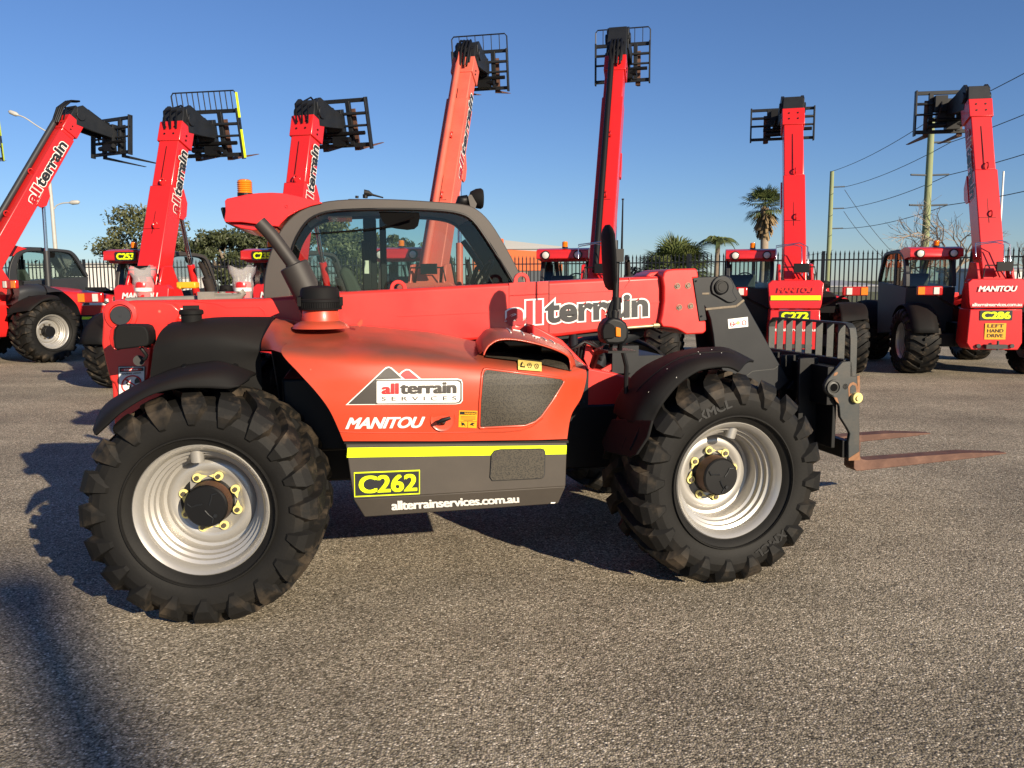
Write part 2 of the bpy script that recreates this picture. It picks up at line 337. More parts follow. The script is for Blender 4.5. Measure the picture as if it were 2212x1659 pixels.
# ---------------------------------------------------------------- lettering and stickers
def text2d(body, bold=0.0, sp=1.0):
    cu = bpy.data.curves.new('t', 'FONT'); cu.body = body; cu.size = 1.0; cu.offset = bold; cu.resolution_u = 5; cu.space_character = sp
    o = bpy.data.objects.new('t', cu); col.objects.link(o)
    dg = bpy.context.evaluated_depsgraph_get(); me = bpy.data.meshes.new_from_object(o.evaluated_get(dg))
    vs = [(v.co.x, v.co.y) for v in me.vertices]; fs = [tuple(p.vertices) for p in me.polygons]
    bpy.data.objects.remove(o); bpy.data.curves.remove(cu); bpy.data.meshes.remove(me)
    return vs, fs
CL = Matrix.Rotation(-PHI, 3, 'Z') @ (C0 - ORG)          # the camera in the machine's frame
def conform(me, bvh, off, step=0.03):
    b = bmesh.new(); b.from_mesh(me)
    xs = [v.co.x for v in b.verts]; zs = [v.co.z for v in b.verts]
    for ax, arr in ((0, xs), (2, zs)):
        q = math.floor(min(arr) / step) * step + step
        while q < max(arr):
            p = V((0, 0, 0)); p[ax] = q; nn = V((0, 0, 0)); nn[ax] = 1
            bmesh.ops.bisect_plane(b, geom=b.verts[:] + b.edges[:] + b.faces[:], plane_co=p, plane_no=nn); q += step
    for v in b.verts:
        h = bvh.ray_cast(CL, (v.co - CL).normalized())
        if h[0] is not None:
            nn = h[1] if h[1].dot(CL - h[0]) > 0 else -h[1]; v.co = h[0] + nn * off
    b.to_mesh(me); b.free()
def flat(name, vs, fs, m, parent, bvh=None, off=0.0, solid=0.0, step=0.03):
    me = bpy.data.meshes.new(name); me.from_pydata([tuple(p) for p in vs], [], fs)
    me.materials.append(M[m])
    if bvh is not None: conform(me, bvh, off, step)
    o = bpy.data.objects.new(name, me); col.objects.link(o)
    if parent is not None: o.parent = parent
    return o
def quadmap(bl, br, tr, tl):
    bl, br, tr, tl = V(bl), V(br), V(tr), V(tl)
    return lambda a, b: (bl * (1 - a) + br * a) * (1 - b) + (tl * (1 - a) + tr * a) * b
def lettering(body, corners, m, parent, bold=0.02, name='lettering', off=0.0, bvh=None, nrm=(0, -1, 0), sp=1.0, outline=None, shear=0.0, om='white', cap=None):
    """corners bl, br, tr, tl bound the glyphs (baseline to cap height)"""
    base, _ = text2d(body, bold, sp)
    x0, x1 = min(p[0] for p in base), max(p[0] for p in base); y0, y1 = min(p[1] for p in base), max(p[1] for p in base)
    if cap is not None: y0, y1 = cap
    f = quadmap(*corners); N = V(nrm)
    lays = [(outline, om, off)] if outline else []
    if outline or bold <= 0: lays.append((bold, m, off + (0.003 if outline else 0)))
    else:                              # heavy letters: the glyphs struck several times, each a hair above the last
        base, _ = text2d(body, 0.0, sp); x0, x1 = min(p[0] for p in base) - bold, max(p[0] for p in base) + bold
        if cap is None: y0, y1 = min(p[1] for p in base) - bold, max(p[1] for p in base) + bold
        vs0, fs0 = text2d(body, 0.0, sp); pts, fs = [], []
        for k_, (sx, sy) in enumerate(((-1, -.7), (1, -.7), (-1, .7), (1, .7), (0, 0), (-1.2, 0), (1.2, 0))):
            o_ = len(pts)
            for x, y in vs0:
                b = (y + sy * bold - y0) / (y1 - y0); a = (x + sx * bold - x0) / (x1 - x0) + shear * (b - 0.5)
                pts.append(f(a, b) + N * (off + .0004 * k_))
            fs += [tuple(i + o_ for i in q) for q in fs0]
        if bvh is None: return [flat(name, pts, fs, m, parent)]
        n0 = len(vs0); me_v, me_f, src_ = [], [], []
        for k_ in range(7):
            o2 = flat(name, pts[k_ * n0:(k_ + 1) * n0], fs0, m, None, bvh, off + .0004 * k_); o_ = len(me_v)
            me_v += [v.co.copy() for v in o2.data.vertices]; me_f += [tuple(i + o_ for i in p.vertices) for p in o2.data.polygons]; bpy.data.objects.remove(o2)
        return [flat(name, me_v, me_f, m, parent)]
    res = []
    for bo, mm, of in lays:
        vs, fs = text2d(body, bo, sp)
        pts = []
        for x, y in vs:
            b = (y - y0) / (y1 - y0); a = (x - x0) / (x1 - x0) + shear * (b - 0.5)
            pts.append(f(a, b) + N * of)
        res.append(flat(name, pts, fs, mm, parent, bvh, of))
    return res
def patch(name, pts, m, parent, off=0.002, bvh=None, nrm=(0, -1, 0), step=0.03):
    N = V(nrm); pts = [V(p) + N * off for p in pts]
    return flat(name, pts, [tuple(range(len(pts)))], m, parent, bvh, off, step=step)
def rrect(f, r=0.08, n=4, ar=1.0, a0=0, a1=1, b0=0, b1=1):   # rounded rectangle in a quadmap
    out = []
    for (cx, cy, s) in ((a1 - r, b0 + r * ar, -90), (a1 - r, b1 - r * ar, 0), (a0 + r, b1 - r * ar, 90), (a0 + r, b0 + r * ar, 180)):
        for i in range(n + 1):
            t = rad(s + 90 * i / n); out.append(f(cx + r * math.cos(t), cy + r * ar * math.sin(t)))
    return out

# ---------------------------------------------------------------- ground
g = MB(); g.grid([[V((x, y, 0)) for x in (-400, -60, -30, -10, 0, 10, 30, 60, 400)] for y in (-60, -10, 0, 5, 10, 20, 29.2)])
tag(g.build('yard_asphalt', 'asphalt', recalc=False), kind='structure')
g = MB(); g.grid([[V((x, y, -0.004)) for x in (-1500, -60, 0, 60, 1500)] for y in (29.0, 36, 60, 120, 1500)])
tag(g.build('grass_verge', 'grass', recalc=False), kind='structure')
g = MB(); g.grid([[V((x, y, 0.004)) for x in (-300, 0, 300)] for y in (58, 64)])
tag(g.build('sandy_path', 'sand', recalc=False), kind='structure')

# ---------------------------------------------------------------- wheels
WR = 0.605
def tyre_mesh(sweep=1, n=20):
    b = MB(); b.mi = 1
    half = [(0.22, 0.565), (0.10, 0.562), (0.03, 0.553), (-0.02, 0.535), (-0.045, 0.51), (-0.058, 0.47), (-0.058, 0.43), (-0.050, 0.40), (-0.034, 0.365), (-0.012, 0.34), (0.005, 0.328), (0.02, 0.31)]
    prof = [(0.44 - a, r) for a, r in half[::-1]] + half[1:]
    b.lathe(prof, n=80)
    # raised ring and moulded band on the sidewall
    b.lathe([(-0.049, 0.384), (-0.058, 0.380), (-0.058, 0.374), (-0.046, 0.370)], n=80)
    b.mi = 0
    st = [(0.015, 0.555, 0.604, 0.0, 0.044), (-0.05, 0.555, 0.605, 0.055, 0.046), (-0.11, 0.55, 0.603, 0.12, 0.052), (-0.165, 0.54, 0.600, 0.185, 0.062), (-0.21, 0.53, 0.594, 0.235, 0.080), (-0.252, 0.515, 0.578, 0.262, 0.098), (-0.284, 0.492, 0.545, 0.268, 0.090), (-0.298, 0.462, 0.500, 0.262, 0.062), (-0.292, 0.430, 0.448, 0.250, 0.030)]
    for side in (1, -1):
        for i in range(n):
            t0 = 2 * PI * (i + (0.5 if side < 0 else 0)) / n
            vs = []
            for k, (a, rb, rt, dt, hw) in enumerate(st):
                y = 0.22 + side * a
                yb = 0.22 + side * (a if k < 6 else a + 0.036)
                for (r, yy, q) in ((rb - 0.012, yb, -hw * 1.25), (rt, y, -hw), (rt, y, hw * 0.92), (rb - 0.012, yb, hw * 1.45)):
                    t = t0 + sweep * dt + q
                    vs.append(V((r * math.sin(t), yy, r * math.cos(t))))
            K = len(st); fs = []
            for k in range(K - 1):
                for j in range(3): fs.append((k * 4 + j, k * 4 + j + 1, k * 4 + 5 + j, k * 4 + 4 + j))
            fs += [(0, 1, 2, 3), ((K - 1) * 4 + 3, (K - 1) * 4 + 2, (K - 1) * 4 + 1, (K - 1) * 4)]
            b.add(vs, fs)
    return b
PROTO = {}
def make_wheel(parent, loc, rz, sweep=1, dish=0.17, spin=0.0, full=True, name='wheel'):
    key = (sweep, dish, full)
    if key not in PROTO:
        r = MB()
        r.lathe([(0.03, 0.300), (0.012, 0.308), (0.000, 0.318), (-0.010, 0.330), (-0.004, 0.336), (0.008, 0.330), (0.02, 0.325)], n=72)
        r.lathe([(0.03, 0.300), (0.055, 0.297), (0.062, 0.280), (0.085, 0.277), (0.092, 0.262), (0.118, 0.259), (0.126, 0.246), (dish, 0.243), (dish + 0.004, 0.228), (dish - 0.012, 0.216), (dish - 0.02, 0.19), (dish - 0.012, 0.165), (dish, 0.15), (dish, 0.10), (dish, 0.0)], n=72)
        r.lathe([(0.126, 0.246), (0.30, 0.25), (0.40, 0.30), (0.44, 0.335)], n=48)
        rim = r.build('wheel', 'rim', smooth=40, recalc=False)
        ty = tyre_mesh(sweep).build('tyre', ['rubber', 'rubber_sidewall'], rim, smooth=18)
        h = MB()
        h.lathe([(dish, 0.118), (dish - 0.03, 0.112), (dish - 0.112, 0.108), (dish - 0.120, 0.100), (dish - 0.122, 0.0)], n=40)
        hub = h.build('hub', 'black', rim, smooth=40)
        if full:
            h = MB()
            for k in range(3):
                t = k * 2.1 + 0.4
                h.tube([V((math.cos(t + a) * q, dish - 0.124, math.sin(t + a) * q)) for a, q in ((0, .02), (.5, .045), (.7, .07), (.5, .09))], 0.004, n=6)
            h.cyl((0.05, dish - 0.12, -0.045), (0.05, dish - 0.13, -0.045), 0.010, n=10)
            h.build('hub_rib', 'arm_grey', rim)
            h = MB(); h.lathe([(dish - 0.108, 0.1095), (dish - 0.03, 0.1135)], n=40); h.build('rust_band', 'hub_rust', rim, smooth=60)
            v = MB(); v.cyl((-0.045, 0.075, 0.305), (-0.040, 0.080, 0.232), 0.033, n=20); v.build('valve_guard', 'rim', rim, smooth=40)
        for k in range(8):
            t = rad(74 + 45 * k); c = V((math.cos(t) * 0.142, dish - 0.006, math.sin(t) * 0.142))
            q = MB(); q.cyl(c, c + V((0, -0.028, 0)), 0.013, n=6); q.cyl(c, c + V((0, -0.012, 0)), 0.017, n=12)
            bo = q.build('bolt', 'bolt', rim)
            if full:
                t2 = t + rad(45 if k % 2 == 0 else -45) * 0.46
                tip = V((math.cos(t2) * 0.136, dish - 0.013, math.sin(t2) * 0.136))
                s = (tip - c).normalized(); pp = V((s.z, 0, -s.x)) * 0.019
                c2 = c + V((0, -0.012, 0)); y = MB()
                y.cyl(c + V((0, -0.008, 0)), c + V((0, -0.018, 0)), 0.0235, n=18)
                y.prism([c2 + pp, c2 - pp, V((tip.x, c2.y, tip.z))], (0, 0.006, 0))
                y.build('wheel_nut_pointer', 'bolt_yellow', rim)
        PROTO[key] = rim
        w_ = rim; w_.parent = parent
    else:
        w_ = copy_tree(PROTO[key], parent)
    w_.location = loc; w_.rotation_euler = (0, spin, 0)
    w_.rotation_mode = 'XYZ'
    w_.matrix_local = Matrix.Translation(V(loc)) @ Matrix.Rotation(rz, 4, 'Z') @ Matrix.Rotation(spin, 4, 'Y')
    w_.name = name
    return w_
def copy_tree(o, parent=None):
    c = o.copy(); col.objects.link(c); c.parent = parent; c.matrix_parent_inverse = o.matrix_parent_inverse.copy()
    for k in [k for k in o.children]: copy_tree(k, c)
    return c

# ---------------------------------------------------------------- the near telehandler
S = 1.16
tele = empty('telehandler', ORG, PHI)
tag(tele, 'red telehandler closest to camera, boom lowered, rusty forks near the ground, plate C262', 'telehandler', 'telehandlers in the yard')
WB = 2.826; YC = 1.25; YF = 2.5
make_wheel(tele, (0, 0.0, 0.597), rad(-6), 1, 0.19, 0.05)
make_wheel(tele, (WB, 0.0, 0.600), rad(6), -1, 0.21, 0.33)
wf_ = [o for o in tele.children if o.name.startswith('wheel')][-1]
for a_, tx in ((rad(-38), 'XMCL'), (rad(128), 'XMCL')):
    R2 = Matrix.Rotation(-a_, 3, 'Y'); q_ = lambda x, z: R2 @ V((.415 + z, -.0595, 0)) + R2 @ V((0, 0, -x))
    lettering(tx, [q_(-.11, 0), q_(.11, 0), q_(.11, .055), q_(-.11, .055)][::1], 'rubber_mark', wf_, bold=.03, off=.001)
make_wheel(tele, (0, YF, 0.597), rad(180 - 6), 1, 0.19, 0.3)
make_wheel(tele, (WB, YF, 0.600), rad(180 + 6), 1, 0.21, 0.7)

def px(l, y): return [T(u, v, y) for u, v in l]
BODY = {}                              # parts the machines behind share
# chassis and axles
b = MB()
b.box((1.45, YC, 0.72), (3.3, 0.8, 0.42)); b.box((0.0, YC, 0.62), (0.36, 1.55, 0.24)); b.box((WB, YC, 0.62), (0.34, 1.55, 0.24))
b.cyl((0, 0.42, 0.6), (0, 0.2, 0.6), 0.16); b.cyl((WB, 0.44, 0.6), (WB, 0.22, 0.6), 0.16)
b.cyl((0, 2.08, 0.6), (0, 2.3, 0.6), 0.16); b.cyl((WB, 2.08, 0.6), (WB, 2.3, 0.6), 0.16)
b.box((-0.15, YC, 0.95), (0.5, 0.46, 0.5)); b.box((0.62, 0.95, 0.98), (0.5, 0.9, 0.42))  # second box is black filler added to block light in the wheel arch
BODY['chassis'] = b.build('chassis', 'black', tele, bevel=0.015)
b = MB(); b.prism(px([(1150, 700), (1215, 735), (1273, 795), (1330, 806), (1440, 840), (1500, 900), (1490, 957), (1150, 957)], 0.86), (0, 0.78, 0))
BODY['chassis_side'] = b.build('chassis_side', 'red', tele, bevel=0.012)
b = MB(); b.prism(px([(1255, 800), (1272, 797), (1270, 880), (1252, 882)], 0.845), (0, 0.015, 0))
for q in ((1264, 810), (1262, 868)):
    b.cyl(T(*q, 0.845), T(*q, 0.835), 0.009)
b.build('side_bracket', 'arm_grey', tele)
# tower that carries the boom at the rear
tw = [(222, 692), (220, 672), (226, 658), (238, 651.5), (285, 650), (345, 650), (372, 655), (392, 672), (380, 700), (350, 722), (330, 745), (322, 812), (306, 850), (262, 862), (256, 855), (247, 828), (238, 823), (230, 792), (219, 742)]
b = MB(); b.prism(px(tw, 0.985), (0, 0.055, 0)); b.prism([V((p.x, 1.47, p.z)) for p in px(tw, 0.985)], (0, 0.055, 0))
b.box((-0.50, YC, 1.12), (0.30, 0.5, 0.62))
tower = b.build('boom_tower', 'red', tele, bevel=0.012)
b = MB(); c = T(262, 681, 0.985)
b.lathe([(c.y + .01, 0.092), (c.y - 0.012, 0.088), (c.y - 0.016, 0.066), (c.y - 0.006, 0.062)], (c.x, 0, c.z), n=36)
b.build('pin_boss', 'red', tower, smooth=40)
b = MB(); b.cyl((c.x, c.y + .02, c.z), (c.x, c.y - 0.022, c.z), 0.055, n=28); b.cyl((c.x, c.y - .02, c.z), (c.x, c.y - 0.025, c.z), 0.008, n=8)
b.build('boom_pin', 'dark_grey', tower, smooth=40)
# boom
BM = [(262, 652), (285, 649), (430, 647.5), (570, 645), (700, 633.5), (900, 622.5), (1100, 612), (1200, 607), (1300, 602), (1431, 596), (1431, 706), (1302, 716), (1207, 727), (1100, 731), (900, 745), (600, 760), (330, 760)]
b = MB(); b.prism(px(BM, 1.045), (0, 0.41, 0))
boom = b.build('boom', 'red', tele, bevel=0.022, seg=3)
b = MB(); yb = 1.045                    # outer sleeve step, seam, embossed line and cover edge
b.prism(px([(1100, 611.5), (1186, 607.5), (1186, 728), (1100, 731)], yb - 0.004), (0, 0.01, 0))
def strip(mb, pts, wd, y, th=0.006):
    p = px(pts, y)
    for a, c_ in zip(p[:-1], p[1:]):
        d = (c_ - a).normalized(); nn = V((-d.z, 0, d.x)) * wd / 2
        mb.prism([a - nn, c_ - nn, c_ + nn, a + nn], (0, -th, 0))
strip(b, [(860, 683), (1100, 672), (1431, 652)], 0.008, yb, 0.004)
b.build('boom_ridge', 'red', boom); b = MB()
strip(b, [(1100, 639), (1334, 627), (1350, 622), (1359, 610), (1360, 600.5)], 0.007, yb, 0.004)
b.build('boom_ridge', 'red', boom); b = MB()
strip(b, [(420, 650), (470, 656), (490, 664), (560, 663), (571, 672), (573, 680)], 0.007, yb, 0.004)
b.build('boom_ridge', 'red', boom)
b = MB(); strip(b, [(1186, 607.5), (1186, 728)], 0.006, yb - 0.0045, 0.001); b.build('boom_seam', 'black', boom)
b = MB(); b.prism(px([(1100, 731), (1207, 727.5), (1302, 718), (1360, 713), (1360, 719), (1302, 723), (1207, 733), (1100, 737)], 1.08), (0, 0.3, 0)); b.build('slide_pad', 'black', boom)
b = MB(); b.tube(px([(1355, 708), (1420, 703)], 1.03), 0.011, n=10); b.cyl(T(1411, 703.5, 1.03), T(1424, 702.7, 1.03), 0.017, n=8); b.tube(px([(1424, 702.7), (1434, 700)], 1.03), 0.007)
b.build('hydraulic_line', 'brass', boom, smooth=40)
def eye(cx, cy, foot, y=1.06):
    mb = MB(); c = T(cx, cy, y); n = 20; R1, R2 = 0.052, 0.028
    f0, f1 = T(foot[0], foot[2], y), T(foot[1], foot[2] - (foot[1] - foot[0]) * 0.06, y)
    outer = [c + V((math.cos(PI * i / n) * R1, 0, math.sin(PI * i / n) * R1)) for i in range(n + 1)] + [f0, f1][::1]
    inner = [c + V((math.cos(2 * PI * i / 24) * R2, 0, math.sin(2 * PI * i / 24) * R2)) for i in range(24)]
    vs = []; fs = []
    ang = [2 * PI * i / 24 for i in range(24)]
    def outp(a):
        d = V((math.cos(a), 0, math.sin(a)))
        if d.z >= -0.05: return c + d * R1
        zb = min(f0.z, f1.z) - c.z - 0.01; t = zb / d.z
        p = c + d * t; p.x = max(f0.x, min(f1.x, p.x)); return p
    for a, i_ in zip(ang, inner):
        o_ = outp(a); vs += [i_, o_, i_ + V((0, 0.03, 0)), o_ + V((0, 0.03, 0))]
    for i in range(24):
        j = (i + 1) % 24; A, B = i * 4, j * 4
        fs += [(A, A + 1, B + 1, B), (A + 2, B + 2, B + 3, A + 3), (A, B, B + 2, A + 2), (A + 1, A + 3, B + 3, B + 1)]
    mb.add(vs, fs); return mb.build('lifting_eye', 'red', boom, bevel=0.004)
eye(860.4, 622.5, (836, 886, 634)); eye(1127, 606, (1107, 1150, 616))
# grey pipework on the rear of the boom
b = MB(); b.tube(px([(272, 650), (330, 648), (430, 645), (470, 644)], 1.20), 0.020, n=10); b.tube(px([(440, 644.5), (500, 643.5), (518, 641), (524, 634), (519, 629)], 1.15), 0.024, n=10)
b.box(T(449, 642.5, 1.18), (0.10, 0.12, 0.07)); b.box(T(470, 638, 1.2), (0.18, 0.1, 0.03)); b.cyl(T(480, 636, 1.2), T(480, 630, 1.2), 0.02)
b.build('hydraulic_pipe', 'pipe_grey', boom, smooth=40)
# head plate of the boom
HP = [(1434, 588), (1441, 583), (1455, 581), (1502, 579.7), (1507, 583), (1509.7, 600.6), (1498, 601.4), (1512, 693.4), (1525, 692.6), (1526, 715), (1519, 721), (1483, 723), (1472, 716), (1462, 711), (1450, 708), (1431, 706.5), (1426, 696), (1430, 680), (1434, 650), (1434, 620), (1431, 600)]
b = MB(); b.prism(px(HP, 1.0), (0, 0.50, 0)); hp = b.build('boom_head', 'red', boom, bevel=0.010)
b = MB(); b.prism(px([(1395, 597), (1405, 588.5), (1440, 584.5), (1440, 590), (1432, 594), (1405, 598)], 1.12), (0, 0.28, 0)); b.build('boom_top_lug', 'red', boom, bevel=0.006)
for q in ((1463, 618), (1486, 617), (1467, 664), (1491.5, 661)):
    b = MB(); c = T(*q, 1.0); b.lathe([(c.y + .002, .021), (c.y - 0.004, .021), (c.y - 0.004, .015)], (c.x, 0, c.z), n=20); b.cyl(c, c + V((0, -.010, 0)), .012, n=6); b.build('bolt', 'bolt', hp, smooth=30)
b = MB(); b.prism(px([(1498, 601.4), (1511.5, 598.8), (1526, 690.8), (1512, 693.4)], 0.992), (0, 0.012, 0))
for q in ((1504, 607), (1515.5, 683)): b.cyl(T(*q, .992), T(*q, .984), 0.006)
b.build('guide_strip', 'arm_grey', hp)
# black boom tip arm
AR = [(1504, 598), (1574, 597), (1580, 600), (1592, 622), (1640, 708), (1680, 780), (1706, 823), (1676, 848), (1640, 850), (1600, 830), (1560, 800), (1545, 765), (1541, 725), (1535, 690), (1528, 670), (1512, 650)]
b = MB(); b.prism(px(AR, 1.09), (0, 0.035, 0)); b.prism([V((p.x, 1.375, p.z)) for p in px(AR, 1.09)], (0, 0.035, 0))
ins = px([(1520, 602), (1570, 602), (1588, 630), (1636, 715), (1672, 780), (1690, 820), (1640, 835), (1600, 810), (1560, 750), (1548, 700), (1530, 660)], 1.12)
b.prism(ins, (0, 0.26, 0)); arm = b.build('boom_arm', 'arm_grey', tele, bevel=0.006)
b = MB(); c = T(1559, 621, 1.09); tear = []
c2 = T(1572, 640, 1.09)
for i in range(13):
    a = rad(-20 + 230 * i / 12); tear.append(V((c.x + math.cos(a) * .083, c.y, c.z + math.sin(a) * .083)))
for i in range(8):
    a = rad(225 + 110 * i / 7); tear.append(V((c2.x + .015 + math.cos(a) * .055, c.y, c2.z + math.sin(a) * .045)))
b.prism(tear, (0, -0.014, 0)); b.build('pin_plate', 'arm_grey', arm, bevel=0.006)
b = MB(); c = T(1556, 620, 1.09); b.lathe([(c.y - .014, .052), (c.y - .028, .050), (c.y - .030, .044), (c.y - .026, .040), (c.y - .026, .030), (c.y - 0.03, .028), (c.y - .03, 0)], (c.x, 0, c.z), n=32)
b.build('pin_cap', 'black', arm, smooth=35)
b = MB(); strip(b, [(1524, 668), (1590, 661.5), (1607, 648)], 0.016, 1.09, 0.004); strip(b, [(1516, 634.5), (1532, 634)], 0.014, 1.09, 0.004)
b.build('weld_bead', 'weld', arm, bevel=0.002)
b = MB(); strip(b, [(1613, 811), (1625, 802), (1672, 797), (1680, 791)], 0.005, 1.09, 0.003); b.build('weld_line', 'steel_worn', arm)
f = quadmap(T(1573.6, 709.9, 1.09), T(1616, 705.4, 1.09), T(1615, 684.5, 1.09), T(1572, 689.5, 1.09))
patch('pictogram_sticker', [f(0, 0), f(1, 0), f(1, 1), f(0, 1)], 'white', arm, 0.002)
b = MB()
for a0 in (0.2, 0.8):
    pts = [f(a0 + math.cos(t) * 0.10, 0.45 + math.sin(t) * 0.25) + V((0, -.005, 0)) for t in [rad(x) for x in range(-30, 331, 45)]]
    b.tube(pts, 0.0022, n=4)
b.tube([f(0.12, .5) + V((0, -.005, 0)), f(.33, .35) + V((0, -.005, 0)), f(.4, .5) + V((0, -.005, 0))], 0.003, n=4)
b.build('pictogram', 'lettering_red', arm)
b = MB(); b.cyl(f(.5, .5) + V((0, -.002, 0)), f(.5, .5) + V((0, -.005, 0)), .012, n=14); b.build('pictogram_sun', 'pale_yellow', arm)

# fork carriage
PN = [(1820, 782), (1840.8, 779.8), (1843, 811), (1857, 810), (1857, 994), (1832.7, 995), (1832.7, 955), (1836, 937), (1830, 925), (1815, 901), (1813, 878), (1806, 862), (1797, 855), (1787.5, 851), (1782, 843), (1781.7, 832), (1787.5, 820)]
FY0, FY1 = 0.70, 1.80
car = MB(); car.prism(px(PN, FY0), (0, 0.03, 0))
pt, pb = T(1840, 782, FY0), T(1850, 990, FY0)
carr = car.build('fork_carriage', 'steel_worn', tele, bevel=0.005); car = MB(); car.prism([V((p.x, FY1 - .03, p.z)) for p in px(PN, FY0)], (0, 0.03, 0))
car.box((pt.x - 0.02, YC, pt.z - 0.01), (0.05, 1.04, 0.05)); car.box((pt.x - 0.13, YC, pt.z - 0.16), (0.05, 1.04, 0.26)); car.box((pb.x - 0.06, YC, pb.z + 0.06), (0.06, 1.04, 0.12))
car.cyl((pt.x - 0.04, FY0, T(1800, 836, FY0).z), (pt.x - 0.04, FY1, T(1800, 836, FY0).z), 0.025)
for yy in (0.95, 1.2, 1.45, 1.6): car.box((pt.x - 0.17, yy, pt.z - 0.3), (0.14, 0.03, 0.62))
car.box((pt.x - .09, YC, (pt.z + pb.z) / 2 + .02), (.03, 1.03, pt.z - pb.z - .1))
car.build('carriage_frame', 'black', carr, bevel=0.005)
b = MB(); c = T(1800, 836.5, FY0)
b.lathe([(FY0, .052), (FY0 - .014, .050), (FY0 - .014, .040), (FY0 - .006, .036), (FY0 - .008, .026)], (c.x, 0, c.z), n=28); b.build('pin_bush', 'steel_worn', carr, smooth=35)
b = MB(); b.cyl((c.x, FY0 - .003, c.z), (c.x, FY0 - .010, c.z), .026, n=20); b.build('hole_shade', 'void', carr)  # black disc stands in for the shade inside the hole
b = MB(); c = T(1847.5, 858.5, FY0)
b.lathe([(FY0, .036), (FY0 - .030, .036), (FY0 - .034, .032), (FY0 - .034, .017)], (c.x, 0, c.z), n=28); b.cyl((c.x, FY0, c.z), (c.x, FY0 - .045, c.z), .018, n=20)
b.build('pin_roller', 'bolt_yellow', carr, smooth=35)
slot = px([(1833, 857), (1832, 835), (1836, 828), (1843, 825), (1850, 829), (1853, 837), (1853, 848)], FY0)
patch('rust_mark', slot, 'rust_patch', carr, 0.002)
patch('slot', px([(1836, 850), (1836, 836), (1841, 831), (1847, 833), (1849, 841), (1849, 850)], FY0), 'steel_worn', carr, 0.004)
for pl in ([(1851, 812), (1857, 811), (1857, 870), (1854, 870)], [(1802, 806), (1808, 803), (1810, 806), (1806, 811), (1800, 812)], [(1801, 858), (1808, 859), (1812, 872), (1806, 867)], [(1833, 990), (1856, 975), (1857, 994), (1833, 995)]):
    patch('rust_mark', px(pl, FY0), 'rust_patch', carr, 0.0025)
# backrest guard
b = MB(); tl, tr = T(1845, 700, FY0), T(1841, 782, FY0)
zt, zb_, gx = tl.z, tr.z, tr.x
b.prism([V((gx - 0.012, 0, 0)) + V((0, FY0, zb_ - 0.10)), V((gx + 0.035, FY0, zb_ - 0.10)), V((gx + 0.03, FY0, zt - 0.08)), V((gx + 0.012, FY0, zt - 0.03)), V((gx - 0.03, FY0, zt - 0.03)), V((gx - .02, FY0, zt - .10))], (0, 0.014, 0))
gpath = [V((gx, FY0 + .007, zt - 0.07)), V((gx, FY0 + .02, zt - 0.03)), V((gx, FY0 + .06, zt - 0.004)), V((gx, FY0 + .12, zt)), V((gx, FY1 - .12, zt)), V((gx, FY1 - .06, zt - .004)), V((gx, FY1 - .02, zt - .03)), V((gx, FY1 - .007, zt - .07))]
vs = []
for p, q in zip(gpath, gpath):
    i = gpath.index(p); d = (gpath[min(i + 1, 7)] - gpath[max(i - 1, 0)]).normalized(); nn = V((0, -d.z, d.y)) * 0.007
    for sx in (-.026, .026):
        for k in (-1, 1): vs.append(p + V((sx, 0, 0)) + nn * k)
fs = []
for i in range(7):
    a, c_ = i * 4, i * 4 + 4; fs += [(a, a + 1, c_ + 1, c_), (a + 1, a + 3, c_ + 3, c_ + 1), (a + 3, a + 2, c_ + 2, c_ + 3), (a + 2, a, c_, c_ + 2)]
b.add(vs, fs); b.prism([V((gx - .026, FY1 - .014, zb_)), V((gx + .026, FY1 - .014, zb_)), V((gx + .026, FY1 - .014, zt - .07)), V((gx - .026, FY1 - .014, zt - .07))], (0, .014, 0))
guard = b.build('backrest', 'steel_worn', tele, bevel=0.002)
for i in range(7):
    yy = FY0 + (i + 1) * (FY1 - FY0) / 8.0; b = MB(); b.box((gx, yy, (zt + zb_) / 2), (0.05, 0.010, zt - zb_ - 0.016)); b.build('bar', 'steel_worn', guard)
# forks
def fork(y0, y1):
    h = T(1843, 995, 0.81); bt = T(1843, 1017, 0.81); mb = MB()
    tipb, tipt = T(2178.6, 983.5, 0.81), T(2166, 977, 0.81)
    L_ = [(h.x + .045, h.z + .14), (h.x, h.z + .14), (h.x, bt.z + .02), (h.x + .02, bt.z), (h.x + .07, bt.z - .001), (tipb.x - .25, tipb.z - .004), (tipb.x, tipb.z + .008), (tipb.x - .004, tipb.z + .016), (tipt.x - .3, tipt.z + .012), (h.x + .10, h.z + 0.0), (h.x + .06, h.z + .008), (h.x + .045, h.z + .03)]
    n = len(L_); vs = [V((x, y0 + (0.025 if 5 < i < 8 else 0), z)) for i, (x, z) in enumerate(L_)] + [V((x, y1 - (0.025 if 5 < i < 8 else 0), z)) for i, (x, z) in enumerate(L_)]
    mb.add(vs, [tuple(range(n)), tuple(range(2 * n - 1, n - 1, -1))] + [(i, (i + 1) % n, (i + 1) % n + n, i + n) for i in range(n)])
    return mb.build('fork', 'rust', tele, bevel=0.004)
fork(0.80, 0.92); fork(1.60, 1.72)
